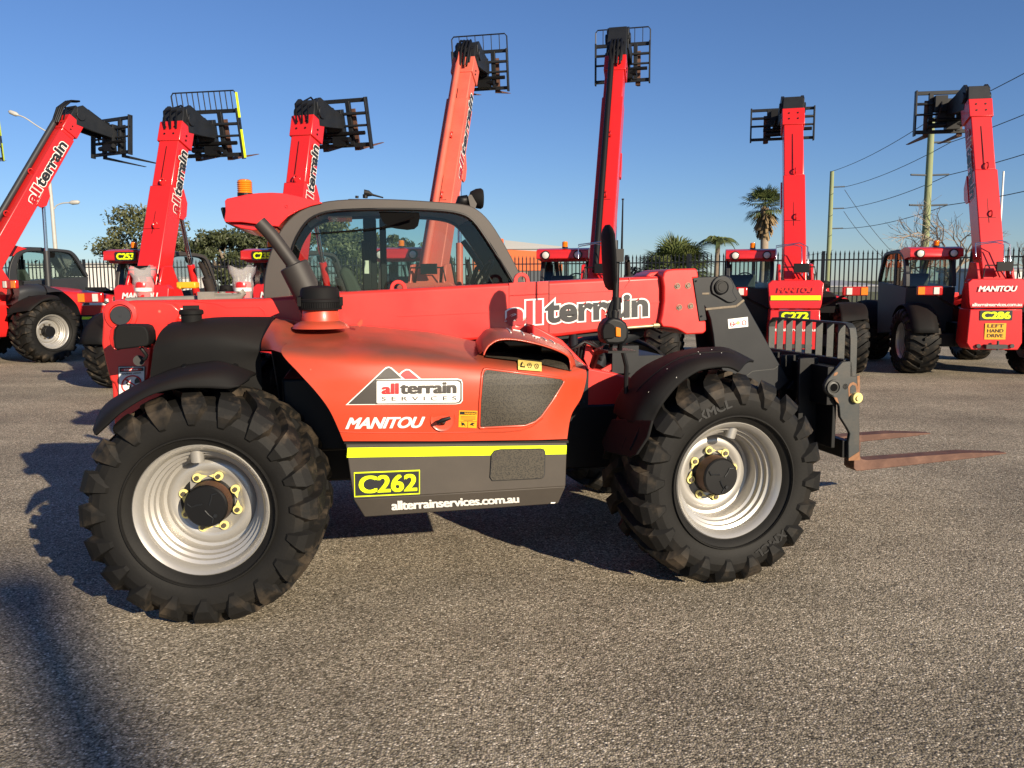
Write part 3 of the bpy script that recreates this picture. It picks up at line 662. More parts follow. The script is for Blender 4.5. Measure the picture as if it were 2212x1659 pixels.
# tilt links in front of the wheel
b = MB(); tp = [(1711, 888), (1724, 862), (1739, 869), (1750, 880), (1757, 897), (1758, 912), (1752, 940), (1735, 925), (1727, 915)]
b.prism(px(tp, 0.98), (0, 0.03, 0)); c = T(1733, 892, 0.98)
b.lathe([(c.y, .075), (c.y - .01, .072), (c.y - .01, .058), (c.y - .002, .055)], (c.x, 0, c.z), n=28)
b.prism(px([(1747, 912), (1791, 920), (1806, 947), (1757.5, 932)], 0.96), (0, .05, 0))
b.prism(px([(1700, 840), (1735, 800), (1800, 830), (1790, 850), (1760, 850)], 1.15), (0, .2, 0)); b.prism(px([(1720, 930), (1760, 940), (1830, 975), (1832, 992), (1730, 950)], 1.1), (0, .3, 0))
b.build('tilt_link', 'arm_grey', tele, bevel=0.004)

# ---- bonnet
HR = [
 [(742, 953, .12), (800, 953, .11), (880, 953, .11), (960, 953, .11), (1040, 952, .11), (1110, 951, .11), (1172, 950, .13), (1225, 948, .18)],
 [(714, 890, .10), (790, 897, .09), (875, 897, .09), (958, 897, .09), (1040, 897, .09), (1110, 897, .09), (1182, 898, .13), (1234, 897, .22)],
 [(684, 848, .10), (770, 850, .085), (868, 850, .08), (955, 850, .08), (1035, 850, .08), (1115, 852, .09), (1200, 856, .15), (1256, 858, .30)],
 [(646, 806, .12), (748, 806, .09), (855, 807, .09), (945, 808, .09), (1032, 810, .09), (1120, 812, .10), (1212, 816, .17), (1267, 814, .38)],
 [(608, 762, .18), (712, 768, .14), (833, 774, .13), (932, 779, .13), (1030, 785, .14), (1122, 790, .15), (1205, 794, .22), (1262, 790, .42)],
 [(622, 738, .34), (722, 742, .30), (835, 748, .28), (932, 756, .28), (1030, 768, .30), (1122, 776, .31), (1198, 779, .36), (1246, 778, .50)],
 [(642, 716, .60), (732, 721, .55), (838, 727, .54), (936, 738, .54), (1033, 752, .55), (1118, 762, .56), (1190, 768, .58), (1232, 770, .62)],
 [(662, 702, .92), (770, 703.5, .92), (862, 711, .92), (945, 720.5, .92), (1036, 740, .92), (1118, 752, .92), (1182, 762, .92), (1218, 767, .92)],
 [(664, 740, .97), (770, 740, .97), (862, 740, .97), (945, 760, .97), (1036, 780, .97), (1118, 790, .97), (1182, 790, .97), (1214, 790, .97)]]
HG = [[T(*q) for q in r] for r in HR]
hg = surf(HG, 49, 43)
b = MB(); b.grid(hg, flip=True)
bon = b.build('bonnet', 'red_faded', tele, smooth=60, recalc=False)
BODY['bonnet'] = bon
bvh = BVHTree.FromPolygons([tuple(p) for p in b.v], b.f)
# facet towards the tank and the return behind the wheel, its shade painted black
crease = [r[0] for r in hg]
L1 = [crease[i] for i in range(24, 43, 3)]
L2 = px([(565, 757)], .47) + px([(564, 750)], .48) + px([(566, 735)], .50) + px([(573, 720)], .54) + px([(581, 706)], .60) + px([(588, 695)], .66) + px([(596, 688)], .80)
b = MB(); mid = [(a + c_) / 2 + V((0, -0.02, 0.012)) for a, c_ in zip(L1, L2)]
b.grid(surf([L1, mid, L2], 9, 19)); b.build('bonnet_flank', 'red_faded', tele, smooth=60)
b = MB(); lo = crease[0:27]; b.grid([[p for p in lo], [V((p.x + .01, 0.62, p.z - .01)) for p in lo]]); b.build('wheel_arch', 'black', tele, smooth=60)
b = MB(); e = [r[-1] for r in hg][:40]; b.grid([[p for p in e], [V((p.x - .03, 0.98, p.z)) for p in e]]); b.build('bonnet_end', 'black', tele, smooth=60)
b = MB(); e = hg[0]; b.grid([[p for p in e], [V((p.x, 0.9, p.z)) for p in e]]); b.build('bonnet_floor', 'black', tele)
# faint moulded line at the foot of the bonnet
b = MB(); b.tube([V((T(u, v, .1).x, (bvh.ray_cast(V((T(u, v, .1).x, -2, T(u, v, .1).z)), V((0, 1, 0)))[0] or V((0, .1, 0))).y - 0.0005, T(u, v, .1).z)) for u, v in [(735, 934), (800, 935), (900, 935), (1000, 934), (1090, 933), (1125, 930), (1150, 922), (1175, 905)]], 0.0035, n=6); b.build('bonnet_crease', 'red_faded', bon, smooth=60)
# collar of the air intake on the bonnet, release tab
b = MB(); c = T(693, 697, .60); b.lathe([(c.z - .03, .16), (c.z - 0.012, .15), (c.z + .004, .125), (c.z + .012, .105), (c.z + .09, .098), (c.z + .10, .09)], (c.x, c.y, 0), 'Z', 36)
b.build('intake_collar', 'red_faded', tele, smooth=50)
AX, AY = c.x, c.y
b = MB(); b.prism(px([(771, 700), (780, 690), (783, 691), (783, 700), (777, 706)], .62), (0, .03, 0)); b.build('bonnet_catch', 'red_faded', tele)
# air pre-cleaner
zc = T(693, 670, .60).z; zt2 = T(693, 622, .60).z
b = MB(); b.lathe([(zc - .05, .055), (zc - .01, .060), (zc, .075), (zc + .005, .085)], (AX, AY, 0), 'Z', 32)
b.lathe([(zc, .06), (zc + .003, .120), (zc + .012, .122), (zc + .014, .116), (zc + .044, .117), (zc + .046, .121), (zc + .060, .120), (zc + .066, .112), (zt2 - .012, .108), (zt2 + .002, .098), (zt2 + .012, .05), (zt2 + .014, 0)], (AX, AY, 0), 'Z', 56)
b.cyl((AX, AY, zt2), (AX, AY, zt2 + .035), .008)
for i in range(56):
    a = 2 * PI * i / 56; b.box((AX + math.cos(a) * .118, AY + math.sin(a) * .118, zc + .029), (.006, .004, .03), rz=a)
b.box((AX - .112, AY - .05, zc + .05), (.02, .03, .05)); b.box((AX + .118, AY - .03, zc + .05), (.02, .03, .05))
b.build('air_cleaner', 'plastic', tele, smooth=35)
b = MB(); b.lathe([(zc - .055, .062), (zc - .05, .068), (zc - .03, .068), (zc - .025, .062)], (AX, AY, 0), 'Z', 32); b.build('hose_clamp', 'chrome', tele, smooth=40)
# exhaust
b = MB(); p0, p1, p2, p3 = T(570, 484, .86), T(637, 576, .86), T(634, 572, .86), T(686, 676, .86)
d = (p1 - p0).normalized(); cth = cr_interp([p1, p0 + d * .12, p0 + d * .05 + V((-.006, 0, 0)), p0 + V((-.024, 0, .010))], 16)
b.tube(cth, .040, n=24, cap=False); b.tube(cth[::-1], .0355, n=24, cap=False)

b.build('exhaust_pipe', 'exhaust', tele, smooth=50, recalc=False)
b = MB(); b.cyl(p0 + d * .10, p0 + d * .11, .036, n=20); b.build('bore_shade', 'void', tele)  # black disc paints in the dark inside of the pipe
b = MB(); b.tube([p2, p2 + (p3 - p2) * .02, p3], [.078, .086, .086], n=32); b.cyl(p2 - (p3 - p2).normalized() * .012, p2, .046, n=24)
b.build('silencer', 'exhaust', tele, smooth=40)
# scoop, the shade of its opening put in as a black patch
lip = [(1045, 768, .135), (1050, 756, .14), (1059, 745, .15), (1078, 735, .16), (1112, 734, .17), (1163, 744, .18), (1205, 758, .20), (1226, 770, .24), (1231, 782, .25), (1232, 799, .22)]
sil = [(1037, 764, .24), (1030, 742, .40), (1040, 722, .55), (1056, 710.5, .62), (1094, 712.5, .62), (1137, 722.5, .62), (1191, 740, .62), (1220, 754, .60), (1236, 768, .52), (1245, 795, .40)]
bak = [(1035, 760, .5), (1028, 738, .7), (1042, 724, .9), (1060, 716, .9), (1098, 720, .9), (1138, 730, .9), (1192, 747, .9), (1216, 757, .88), (1230, 766, .8), (1243, 785, .6)]
lp, sp_, bk = [[T(*q) for q in r] for r in (lip, sil, bak)]
mid = [(a * .5 + c_ * .5) + V((0, -.01, .022)) for a, c_ in zip(lp, sp_)]
b = MB(); b.grid(surf([lp, mid, sp_, bk], 15, 37)); sc_ = b.build('bonnet_scoop', 'red_faded', tele, smooth=60, solid=0.006, solid_off=0)
patch('scoop_shade', px([(1046, 770), (1052, 756), (1062, 744), (1080, 738), (1112, 737), (1163, 747), (1205, 761), (1226, 773), (1230, 797), (1205, 789), (1170, 780), (1130, 775), (1090, 772)], .12), 'void', bon, 0.006, bvh, step=0.03)
patch('scoop_mesh', px([(1048, 766), (1090, 762), (1130, 765), (1180, 772), (1229, 790), (1231, 803), (1205, 798), (1170, 790), (1130, 784), (1090, 779), (1048, 774)], .12), 'intake_mesh', bon, 0.010, bvh, step=0.03)
lt = [(1100, 714, .58), (1128, 721, .58), (1158, 731, .56), (1190, 742, .54), (1218, 756, .5)]
b = MB(); bs = BVHTree.FromObject(sc_, bpy.context.evaluated_depsgraph_get())
def rib(a, c_):
    A, B_ = T(*a), T(*c_); out_ = []
    for i in range(6):
        p = A.lerp(B_, i / 5); h = bs.ray_cast(V((p.x, p.y, 3)), V((0, 0, -1)))
        if h[0] is not None: out_.append(h[0] + V((0, 0, .002)))
    return out_
for a, c_ in (((1094, 716, .50), (1104, 727, .30)), ((1122, 722, .50), (1132, 733, .30)), ((1108, 722, .42), (1124, 727, .42)), ((1146, 730, .5), (1158, 741, .3)), ((1168, 737, .5), (1180, 748, .32)), ((1186, 743, .5), (1198, 753, .34)), ((1150, 738, .34), (1166, 742, .34))):
    r_ = rib(a, c_)
    if len(r_) > 1: b.tube(r_, 0.004, n=5)
b.build('scoop_lettering', 'white', bon)
# large side grille with raised rim
gr = [(1047.6, 801), (1053, 799.5), (1209, 819), (1216, 823), (1213, 830), (1190.8, 866), (1168, 898), (1155, 909), (1134.6, 917), (1040, 921.8), (1037.6, 919), (1039, 870), (1044, 810)]
patch('side_grille', px(gr, .1), 'intake_mesh', bon, 0.004, bvh, step=0.03)
def rimtube(pts, r, m, name, close=True, off=0.0):
    P = px(pts, .1); P = P + P[:1] if close else P; o_ = []
    for a, c_ in zip(P[:-1], P[1:]):
        n = max(1, int((c_ - a).length / 0.03))
        for i in range(n):
            p = a.lerp(c_, i / n); h = bvh.ray_cast(CL, (p - CL).normalized())
            o_.append(h[0] if h[0] is not None else p)
    o_.append(o_[0]); mb = MB(); mb.tube(o_, r, n=8, cap=False); return mb.build(name, m, bon, smooth=60)
rimtube([(u + (u - 1125) * .035, v + (v - 862) * .045) for u, v in gr], 0.0075, 'red_faded', 'grille_rim')
# key lock recess
c = T(957, 906, .08); hy = bvh.ray_cast(V((c.x, -2, c.z)), V((0, 1, 0)))[0].y
b = MB(); b.lathe([(hy - .004, .066), (hy - 0.002, .062), (hy - .001, .052), (hy - .003, .0)], (c.x, 0, c.z), n=36); b.build('lock_recess', 'red_faded', bon, smooth=30)
b = MB(); b.tube([c + V((-.035, -.045 + hy - c.y, -.012)), c + V((-.01, -.05 + hy - c.y, 0)), c + V((.035, -.045 + hy - c.y, .012))], [.008, .013, .009], n=8); b.cyl(c + V((0, hy - c.y, -.022)), c + V((0, -.045 + hy - c.y, -.004)), .012); b.build('key', 'black', bon, smooth=40)

# stickers on the bonnet
lg = [(746.7, 874.6), (829, 797), (834, 793), (840, 792), (846, 794), (862, 808), (868, 802), (877, 797), (885, 798), (893, 804), (910, 818), (988, 817.5), (997, 820), (999.5, 827), (999.5, 865), (995, 871), (985, 873)]
patch('logo_outline', px(lg, .1), 'white', bon, 0.002, bvh)
patch('logo_peak', px([(752, 872.5), (831, 798.5), (836, 795.5), (840, 794.5), (844, 796), (868, 817.5), (812, 819.5), (811, 872)], .1), 'logo_grey', bon, 0.0045, bvh)
patch('logo_peak', px([(864.5, 810), (870, 804), (877, 800), (883, 800), (890, 806), (905, 818.5), (875, 818.5)], .1), 'lettering_red', bon, 0.0045, bvh)
patch('logo_frame', px([(811, 820.5), (988, 820), (995, 822), (997, 828), (997, 864), (993, 869), (985, 871), (811, 872.6)], .1), 'logo_grey', bon, 0.0045, bvh)
patch('logo_frame', px([(813.5, 824), (816, 822.5), (986, 822.5), (992, 825), (993.5, 829), (993.5, 862), (990, 867), (984, 868.5), (816, 870.5), (813.5, 869)], .1), 'white', bon, 0.007, bvh)
def let2(parent, y, l, body, m, **k):
    c_ = [T(l[0][0], l[0][1], y), T(l[1][0], l[1][1], y), T(l[2][0], l[2][1], y), T(l[3][0], l[3][1], y)]
    return lettering(body, c_, m, parent, **k)
let2(bon, .1, [(824.5, 851), (861, 850.5), (861, 826.5), (824.5, 827.5)], 'all', 'lettering_red', bold=.04, off=.0095, bvh=bvh)
let2(bon, .1, [(864, 850.5), (985, 849), (985, 824), (864, 826)], 'terrain', 'logo_grey', bold=.04, off=.0095, bvh=bvh)
let2(bon, .1, [(824.5, 864.5), (985, 863), (985, 854.5), (824.5, 856)], 'SERVICES', 'logo_grey', bold=.0, off=.010, bvh=bvh, sp=1.9)
let2(bon, .1, [(748, 927), (910, 924), (916, 899), (754, 901)], 'MANITOU', 'white', bold=.035, off=.003, bvh=bvh, sp=.96, shear=.03)
f_ = lambda l, m, of: patch('warning_sticker', px(l, .1), m, bon, of, bvh)
f_([(990, 922), (1029, 924.5), (1031, 887), (991.5, 886)], 'yellow', .003)
f_([(993, 894.5), (1028.5, 895.5), (1029, 889), (993.5, 888)], 'lettering_black', .005)
let2(bon, .1, [(1002, 893.8), (1027, 894.4), (1027.3, 889.8), (1002, 889.2)], 'WARNING', 'yellow', bold=.03, off=.007, bvh=bvh)
for i in range(4): f_([(995 + (i == 3) * 6, 899.2 + i * 2.7), (1027 - (i == 3) * 6, 899.9 + i * 2.7), (1027 - (i == 3) * 6, 899.1 + i * 2.7), (995 + (i == 3) * 6, 898.4 + i * 2.7)], 'lettering_black', .005)
f_([(992.5, 909.2), (1029, 910), (1029, 909.4), (992.5, 908.6)], 'lettering_black', .005); f_([(1010, 909.3), (1010.7, 909.3), (1010, 922.8), (1009.3, 922.8)], 'lettering_black', .005)
f_([(996, 911), (1002, 913), (1006, 921), (1002, 917), (997, 919)], 'lettering_black', .005); f_([(1014, 917), (1019, 912), (1026, 913), (1021, 916), (1024, 919)], 'lettering_black', .005)
f_([(1117, 800), (1167, 804), (1168, 786.5), (1117.5, 781)], 'pale_yellow', .012)
f_([(1121, 796), (1132, 797), (1127, 785.5)], 'lettering_black', .0145); f_([(1123.5, 795), (1129.8, 795.7), (1127, 788.5)], 'pale_yellow', .017)
for cx_ in (1143, 1158):
    P = [T(cx_ + math.cos(t) * 4.5, 793.5 + (cx_ - 1143) * .1 + math.sin(t) * 4.5, .1) for t in [2 * PI * i / 12 for i in range(12)]]
    P = [(lambda h: h[0] + h[1] * (.013 if h[1].dot(CL - h[0]) > 0 else -.013))(bvh.ray_cast(CL, (p - CL).normalized())) for p in P]
    b = MB(); b.tube(P + P[:1], .0014, n=4)
    for i in range(0, 6, 2): b.tube([P[i], P[i + 6]], .001, n=4)
    b.build('pictogram', 'logo_grey', bon)

# grey step panel below the bonnet
yp = 0.12
t_ = px([(746.8, 959.7), (1224.6, 957)], yp); m_ = px([(763.7, 1079), (1221.8, 1051)], yp); l_ = px([(787.6, 1122.7), (1210.5, 1093)], yp)
for p in l_: p.y += 0.05
P2 = [[t_[0], m_[0], l_[0]], [t_[1], m_[1], l_[1]]]
def back(p, y=.75): return V((p.x, y, p.z))
b = MB(); b.hexa([m_[0], m_[1], back(m_[1]), back(m_[0]), t_[0], t_[1], back(t_[1]), back(t_[0])]); b.hexa([l_[0], l_[1], back(l_[1]), back(l_[0]), m_[0], m_[1], back(m_[1]), back(m_[0])])
sb = b.build('side_box', 'grey_panel', tele, bevel=0.006); BODY['side_box'] = sb
patch('reflective_strip', px([(749, 988.3), (1223, 981), (1224, 961.5), (751, 967)], yp), 'fluo', sb, .0025)
vm = [(1064, 1038), (1170, 1033), (1174, 1030), (1176, 1024), (1177, 976), (1174, 971), (1168, 969.5), (1082, 971), (1068, 974), (1062, 982), (1059, 1031)]
patch('side_vent', px(vm, yp), 'intake_mesh', sb, .0065)
b = MB(); P = px(vm, yp - .004); b.tube(P + P[:1], .003, n=6); b.build('vent_rim', 'dark_grey', sb, smooth=60)
b = MB(); b.prism(px([(744, 959), (1228, 957), (1228, 952), (744, 954)], .14), (0, .7, 0)); b.build('seal', 'black', tele)
def plate(parent, y, q, txt, bold=.05, inset=.035, asp=.28, m1='fluo', m2='lettering_black'):
    F_ = quadmap(*[T(a, c_, y) for a, c_ in q])
    o1 = patch('number_plate', [F_(0, 0), F_(1, 0), F_(1, 1), F_(0, 1)], m1, parent, .0025)
    i, j = inset * asp, inset
    patch('plate_field', [F_(i, j), F_(1 - i, j), F_(1 - i, 1 - j), F_(i, 1 - j)], m2, parent, .0045)
    c_ = [F_(.07, .13) , F_(.955, .13), F_(.955, .86), F_(.07, .86)]
    lettering(txt, c_, m1, parent, bold=bold, off=.0065)
plate(sb, yp, [(765.6, 1073.8), (907, 1067), (907, 1014.5), (764.5, 1020)], 'C262', bold=.032, inset=.05)
lc = [T(846, 1101.5, yp + .015), T(1121, 1084.5, yp + .005), T(1120, 1067.5, yp), T(845, 1081, yp)]
fb = BVHTree.FromPolygons([tuple(p) for p in (m_[0], m_[1], l_[1], l_[0], t_[0], t_[1])], [(0, 1, 2, 3), (4, 5, 1, 0)])
lettering('allterrainservices.com.au', lc, 'white', sb, bold=.03, off=.003, bvh=fb, sp=.92)
patch('maker_mark', px([(1189, 1087.5), (1198, 1087), (1200, 1084.5), (1190, 1084.5)], yp + .042), 'white', sb, .004)
# allterrain on the boom (white outline, red and black letters)
Yb = 1.045 - .006
F_ = quadmap(T(1094, 706, Yb), T(1400, 685, Yb), T(1400, 632, Yb), T(1094, 651, Yb))
lettering('all', [F_(.0, .02), F_(.245, .02), F_(.245, .98), F_(.0, .98)], 'letter_crimson', boom, bold=.035, outline=.08, off=.002)
lettering('terrain', [F_(.265, .02), F_(1, .02), F_(1, .98), F_(.265, .98)], 'lettering_black', boom, bold=.035, outline=.08, off=.002)

# ---- fuel tank housing, fender, lights at the rear
TK = [[(322, 850, .52), (400, 850, .50), (480, 850, .50), (566, 850, .52)], [(326, 800, .50), (398, 790, .47), (480, 785, .47), (564, 780, .52)], [(332, 755, .49), (392, 742, .46), (478, 738, .46), (562, 752, .50)],
      [(343, 722, .54), (398, 714, .51), (478, 710, .51), (572, 720, .56)], [(362, 702, .64), (408, 697.5, .63), (478, 692, .62), (584, 699, .66)], [(378, 698, .86), (415, 694, .86), (480, 688, .86), (594, 686, .86)], [(380, 740, 1.0), (415, 740, 1.0), (480, 740, 1.0), (594, 740, 1.0)]]
b = MB(); tg = surf([[T(*q) for q in r] for r in TK], 25, 17); b.grid(tg); e = [r[0] for r in tg]; b.grid([e, [V((p.x + .04, 1.0, p.z)) for p in e]])
b.build('fuel_tank', 'plastic', tele, smooth=60); 
b = MB(); e = [r[-1] for r in tg][7:20]; b.tube(e, .007, n=6); b.build('tank_seam', 'black', tele)
b = MB(); c = T(414, 690, .70); b.lathe([(c.z - .03, .056), (c.z + .025, .056), (c.z + .03, .066), (c.z + .048, .066), (c.z + .055, .060), (c.z + .062, .0)], (c.x, c.y, 0), 'Z', 28)
b.box((c.x, c.y, c.z + .065), (.085, .035, .028), rz=.3); b.build('fuel_cap', 'plastic', tele, smooth=35)
FR = [[(207, 940, -.03), (230, 920, -.04), (264, 890, -.05), (323, 855, -.05), (383, 839.5, -.05), (442, 838, -.04), (492, 840, -.02), (516, 834, 0)],
      [(203, 930, .02), (226, 900, 0), (264, 872, -.02), (323, 838, -.02), (383, 818, -.02), (442, 808, -.01), (496, 806, .03), (535, 822, .10)],
      [(204, 927, .22), (224, 888, .20), (264, 858, .20), (323, 827, .20), (383, 804, .20), (442, 791, .20), (490, 789, .22), (545, 812, .28)],
      [(204, 925, .44), (224, 881, .44), (264, 851, .44), (323, 820, .44), (383, 796, .44), (442, 785, .44), (482, 784, .44), (553, 808, .42)]]
b = MB(); b.grid(surf([[T(*q) for q in r] for r in FR], 13, 37)); b.build('fender', 'plastic', tele, smooth=60, solid=.014, solid_off=0)
b = MB(); b.tube([T(400, 800, .3), T(400, 780, .8)], .02); b.tube([T(500, 800, .3), T(520, 780, .8)], .02); b.build('fender_bracket', 'black', tele)
FF = [[(1408, 922, -.02), (1414, 905, -.03), (1430, 876, -.05), (1464, 834, -.05), (1500, 807, -.05), (1529, 797, -.04), (1572, 793.5, -.02), (1596, 803, 0)],
      [(1370, 915, .03), (1382, 885, .02), (1408, 848, .0), (1450, 804, 0), (1492, 782, 0), (1529, 776, 0), (1575, 774, .04), (1608, 789, .09)],
      [(1345, 905, .22), (1355, 870, .2), (1388, 825, .2), (1446, 783, .2), (1495, 765, .2), (1535, 761, .2), (1575, 761, .22), (1618, 781, .26)],
      [(1327, 892, .44), (1337, 856, .44), (1379, 802, .44), (1443, 768, .44), (1490, 756, .44), (1530, 752, .44), (1572, 754, .44), (1628, 781, .42)]]
fgd = surf([[T(*q) for q in r] for r in FF], 13, 37)
b = MB(); b.grid(fgd); fen = b.build('fender', 'plastic', tele, smooth=60, solid=.014, solid_off=0)
b = MB()
for i in range(6, 30): pass
b.tube([fgd[7][i] + V((0, 0, .006)) for i in range(8, 33)], .008, n=6); b.build('fender_ridge', 'plastic', fen, smooth=60)
b = MB()
for q in ((1507, 763), (1513, 764), (1511, 768), (1440, 800), (1400, 850), (1536, 758), (1557, 765), (1460, 818)):
    r_ = ray(*q); 
    h = BVHTree.FromPolygons([tuple(p) for r in fgd for p in r], [(i * 37 + j, i * 37 + j + 1, (i + 1) * 37 + j + 1, (i + 1) * 37 + j) for i in range(12) for j in range(36)]).ray_cast(Matrix.Rotation(-PHI, 3, 'Z') @ (C0 - ORG), (Matrix.Rotation(-PHI, 3, 'Z') @ r_).normalized())
    if h[0] is not None: b.cyl(h[0] - V((0, .0, .0)), h[0] + V((0, -.009, .009)), .0022, n=6)
b.build('paint_speck', 'white', fen)
b = MB(); mf = [T(1327, 905, .30), T(1413, 908, -.15), T(1404, 945, -.16), T(1379, 982, -.15), T(1366, 988, -.10), T(1310, 974, .24), T(1304.8, 952, .28)]
b.prism(mf, (-.015, 0.0, 0)); 
flap = b.build('mud_flap', 'plastic', tele, bevel=.004)
b = MB()
for s_ in (.25, .5, .75):
    A = mf[0].lerp(mf[1], s_); B_ = mf[5].lerp(mf[3], s_); b.tube([A + V((-.004, -.012, 0)), B_ + V((-.004, -.012, .02))], .009, n=6)
b.build('flap_rib', 'plastic', flap, smooth=60)
# far side fenders
for (x0, nm) in ((0, 'fender'), (WB, 'fender')):
    b = MB(); b.grid([[V((x0 + math.sin(a) * r, y, .60 + math.cos(a) * r)) for a in [rad(q) for q in range(-75, 60, 9)]] for y, r in ((2.08, .66), (2.2, .69), (2.4, .69), (2.54, .66))])
    o = b.build(nm, 'plastic', tele, smooth=60, solid=.012); BODY.setdefault('far_fenders', []).append(o)
# rear lamp box
F0 = (234, 703); b = MB(); y0 = .50
P = px([(253, 703.5), (258, 702), (303, 702.5), (314, 706), (320, 718), (321.5, 732), (321, 742), (317, 748), (300, 750), (253, 756), (247, 752), (245, 730), (247, 712)], y0)
b.prism(P, (0, .18, 0)); lb = b.build('rear_lamp', 'plastic', tele, bevel=.012, seg=3)
b = MB(); P = px([(252, 703.5), (246, 712), (244, 730), (246, 751), (252, 756), (245, 754), (238, 744), (235, 730), (237, 714), (244, 705)], y0 - .012)
b.prism(P, (0, .17, 0)); b.build('lamp_lens', 'lens_red', lb, bevel=.006)
b = MB(); P = px([(249, 703), (253.5, 702.5), (248, 713), (247, 730), (248, 750), (254, 757), (250, 757), (245, 750), (243.5, 730), (245, 712)], y0 - .004); b.prism(P, (0, .18, 0)); b.build('lamp_gasket', 'black', lb)
b = MB(); b.tube(px([(304, 750), (317, 768), (313, 775)], .55) + [T(300, 783, .9)], .010, n=8); b.cyl(T(300, 779, .62), T(300, 779, .70), .03, n=16); b.tube([T(312, 742, .6), T(320, 745, .9)], .02)
b.build('lamp_bracket', 'black', lb, smooth=40)
# stickers at the rear
f = quadmap(T(256.5, 856, .98), T(312.5, 840, .98), T(313.5, 791, .98), T(255.5, 791, .98))
def Q(name, a0, b0, a1, b1, m, of, par=tower): return patch(name, [f(a0, b0), f(a1, b0), f(a1, b1), f(a0, b1)], m, par, of)
Q('danger_sign', 0, 0, 1, 1, 'logo_grey', .003); Q('danger_sign', .025, .0, .975, .975, 'white', .005); Q('danger_sign', .05, .80, .95, .955, 'lettering_black', .007)
el = [f(.5 + .39 * math.cos(t), .875 + .058 * math.sin(t)) + V((0, -.009, 0)) for t in [2 * PI * i / 28 for i in range(28)]]
patch('danger_sign', el, 'lettering_red', tower, 0)
lettering('DANGER', [f(.24, .85), f(.76, .85), f(.76, .905), f(.24, .905)], 'white', tower, bold=.03, off=.012)
lettering('SWING AREA', [f(.13, .705), f(.87, .705), f(.87, .76), f(.13, .76)], 'lettering_black', tower, bold=.02, off=.008)
n = 36; ring = [V(f(.5 + .36 * math.cos(2 * PI * i / n), .34 + .30 * math.sin(2 * PI * i / n))) + V((0, -.009, 0)) for i in range(n)]
b = MB(); b.tube(ring + ring[:1], .0042, n=6, cap=False); b.tube([f(.25, .55) + V((0, -.009, 0)), f(.76, .14) + V((0, -.009, 0))], .0042, n=6); b.build('danger_sign', 'lettering_red', tower)
b = MB(); b.cyl(f(.34, .5) + V((0, -.006, 0)), f(.34, .5) + V((0, -.008, 0)), .006, n=10)
b.tube([f(.32, .44) + V((0, -.007, 0)), f(.36, .33) + V((0, -.007, 0)), f(.47, .30) + V((0, -.007, 0)), f(.44, .2) + V((0, -.007, 0))], .005, n=6)
b.prism([f(.62, .46) + V((0, -.006, 0)), f(.62, .32) + V((0, -.006, 0)), f(.85, .32) + V((0, -.006, 0)), f(.8, .5) + V((0, -.006, 0)), f(.72, .58) + V((0, -.006, 0))], (0, -.003, 0)); b.build('danger_figure', 'lettering_black', tower)
f = quadmap(T(364, 688, 1.043), T(399, 687.5, 1.043), T(398.5, 666, 1.043), T(364, 666, 1.043))
patch('fuel_sticker', [f(0, 0), f(1, 0), f(1, 1), f(0, 1)], 'white', boom, .003)
for i, t in enumerate(('DIESEL', 'FUEL', 'ONLY')):
    wd = (.8, .52, .52)[i]; a = .56 - wd / 2; z0 = .70 - i * .30
    lettering(t, [f(a, z0), f(a + wd, z0), f(a + wd, z0 + .17), f(a, z0 + .17)], 'lettering_black', boom, bold=.015, off=.005)
# front lamp and mirror
b = MB(); P = px([(1304, 735), (1302, 712), (1306, 700), (1314, 690), (1326, 685.5), (1342, 689), (1354, 698), (1359, 712), (1358, 730), (1350, 742), (1335, 745), (1312, 744)], .12)
b.prism(P, (0, .12, 0)); fl = b.build('front_lamp', 'black', tele, bevel=.025, seg=3)
b = MB(); b.prism(px([(1330.5, 727), (1330.5, 706), (1341, 709), (1341.5, 728)], .108), (0, .03, 0)); b.build('indicator_lens', 'lens_amber', fl, bevel=.004)
b = MB(); b.prism(px([(1303, 733), (1301.5, 714), (1306, 701), (1316, 697), (1328, 704), (1327, 731)], .105), (0, .04, 0)); b.build('lamp_shell', 'plastic', fl, bevel=.006)
b = MB(); b.box(T(1332, 757, .2), (.16, .2, .012)); b.tube([T(1320, 742, .18), T(1318, 760, .2)], .012); b.tube([T(1340, 742, .18), T(1338, 757, .2)], .015); b.tube([T(1310, 752, .25), T(1290, 760, .5), T(1280, 790, .8)], .022); b.tube(px([(1345, 757), (1353, 790), (1352, 850)], .3), .014)
b.build('lamp_mount', 'black', tele)
b = MB(); b.tube(px([(1327, 690), (1328, 672)], .17), .024, n=12); b.tube(px([(1327, 675), (1330, 640), (1332, 560)], .17), .018, n=12); b.cyl(T(1331, 668, .17), T(1332, 642, .17), .026); b.box(T(1334, 552, .17), (.05, .07, .07))
b.tube(px([(1320, 700), (1316, 675), (1325, 650)], .17), .014); b.build('mirror_post', 'black', tele, smooth=40)
b = MB(); c = T(1316, 556, .14); up = T(1312, 486, .14); dn = T(1319, 627, .14)
vs = []
for k, s_ in ((0, .35), (.06, .75), (.15, 1), (.5, 1.05), (.85, 1), (.95, .75), (1, .3)):
    p = up.lerp(dn, k); vs.append([p + V((math.cos(t) * .026 * s_ , math.sin(t) * .10 * s_, 0)) for t in [2 * PI * i / 16 for i in range(16)]])
b.add([p for r in vs for p in r], [(i * 16 + j, i * 16 + (j + 1) % 16, (i + 1) * 16 + (j + 1) % 16, (i + 1) * 16 + j) for i in range(6) for j in range(16)] + [tuple(range(15, -1, -1)), tuple(range(96, 112))])
b.build('mirror', 'plastic', tele, smooth=50)
b = MB(); b.tube([T(1343, 546, .35), T(1345.5, 432, .35)], [.007, .004]); b.cyl(T(1345.5, 432, .35), T(1345.5, 429, .35), .007); b.build('aerial', 'black', tele)
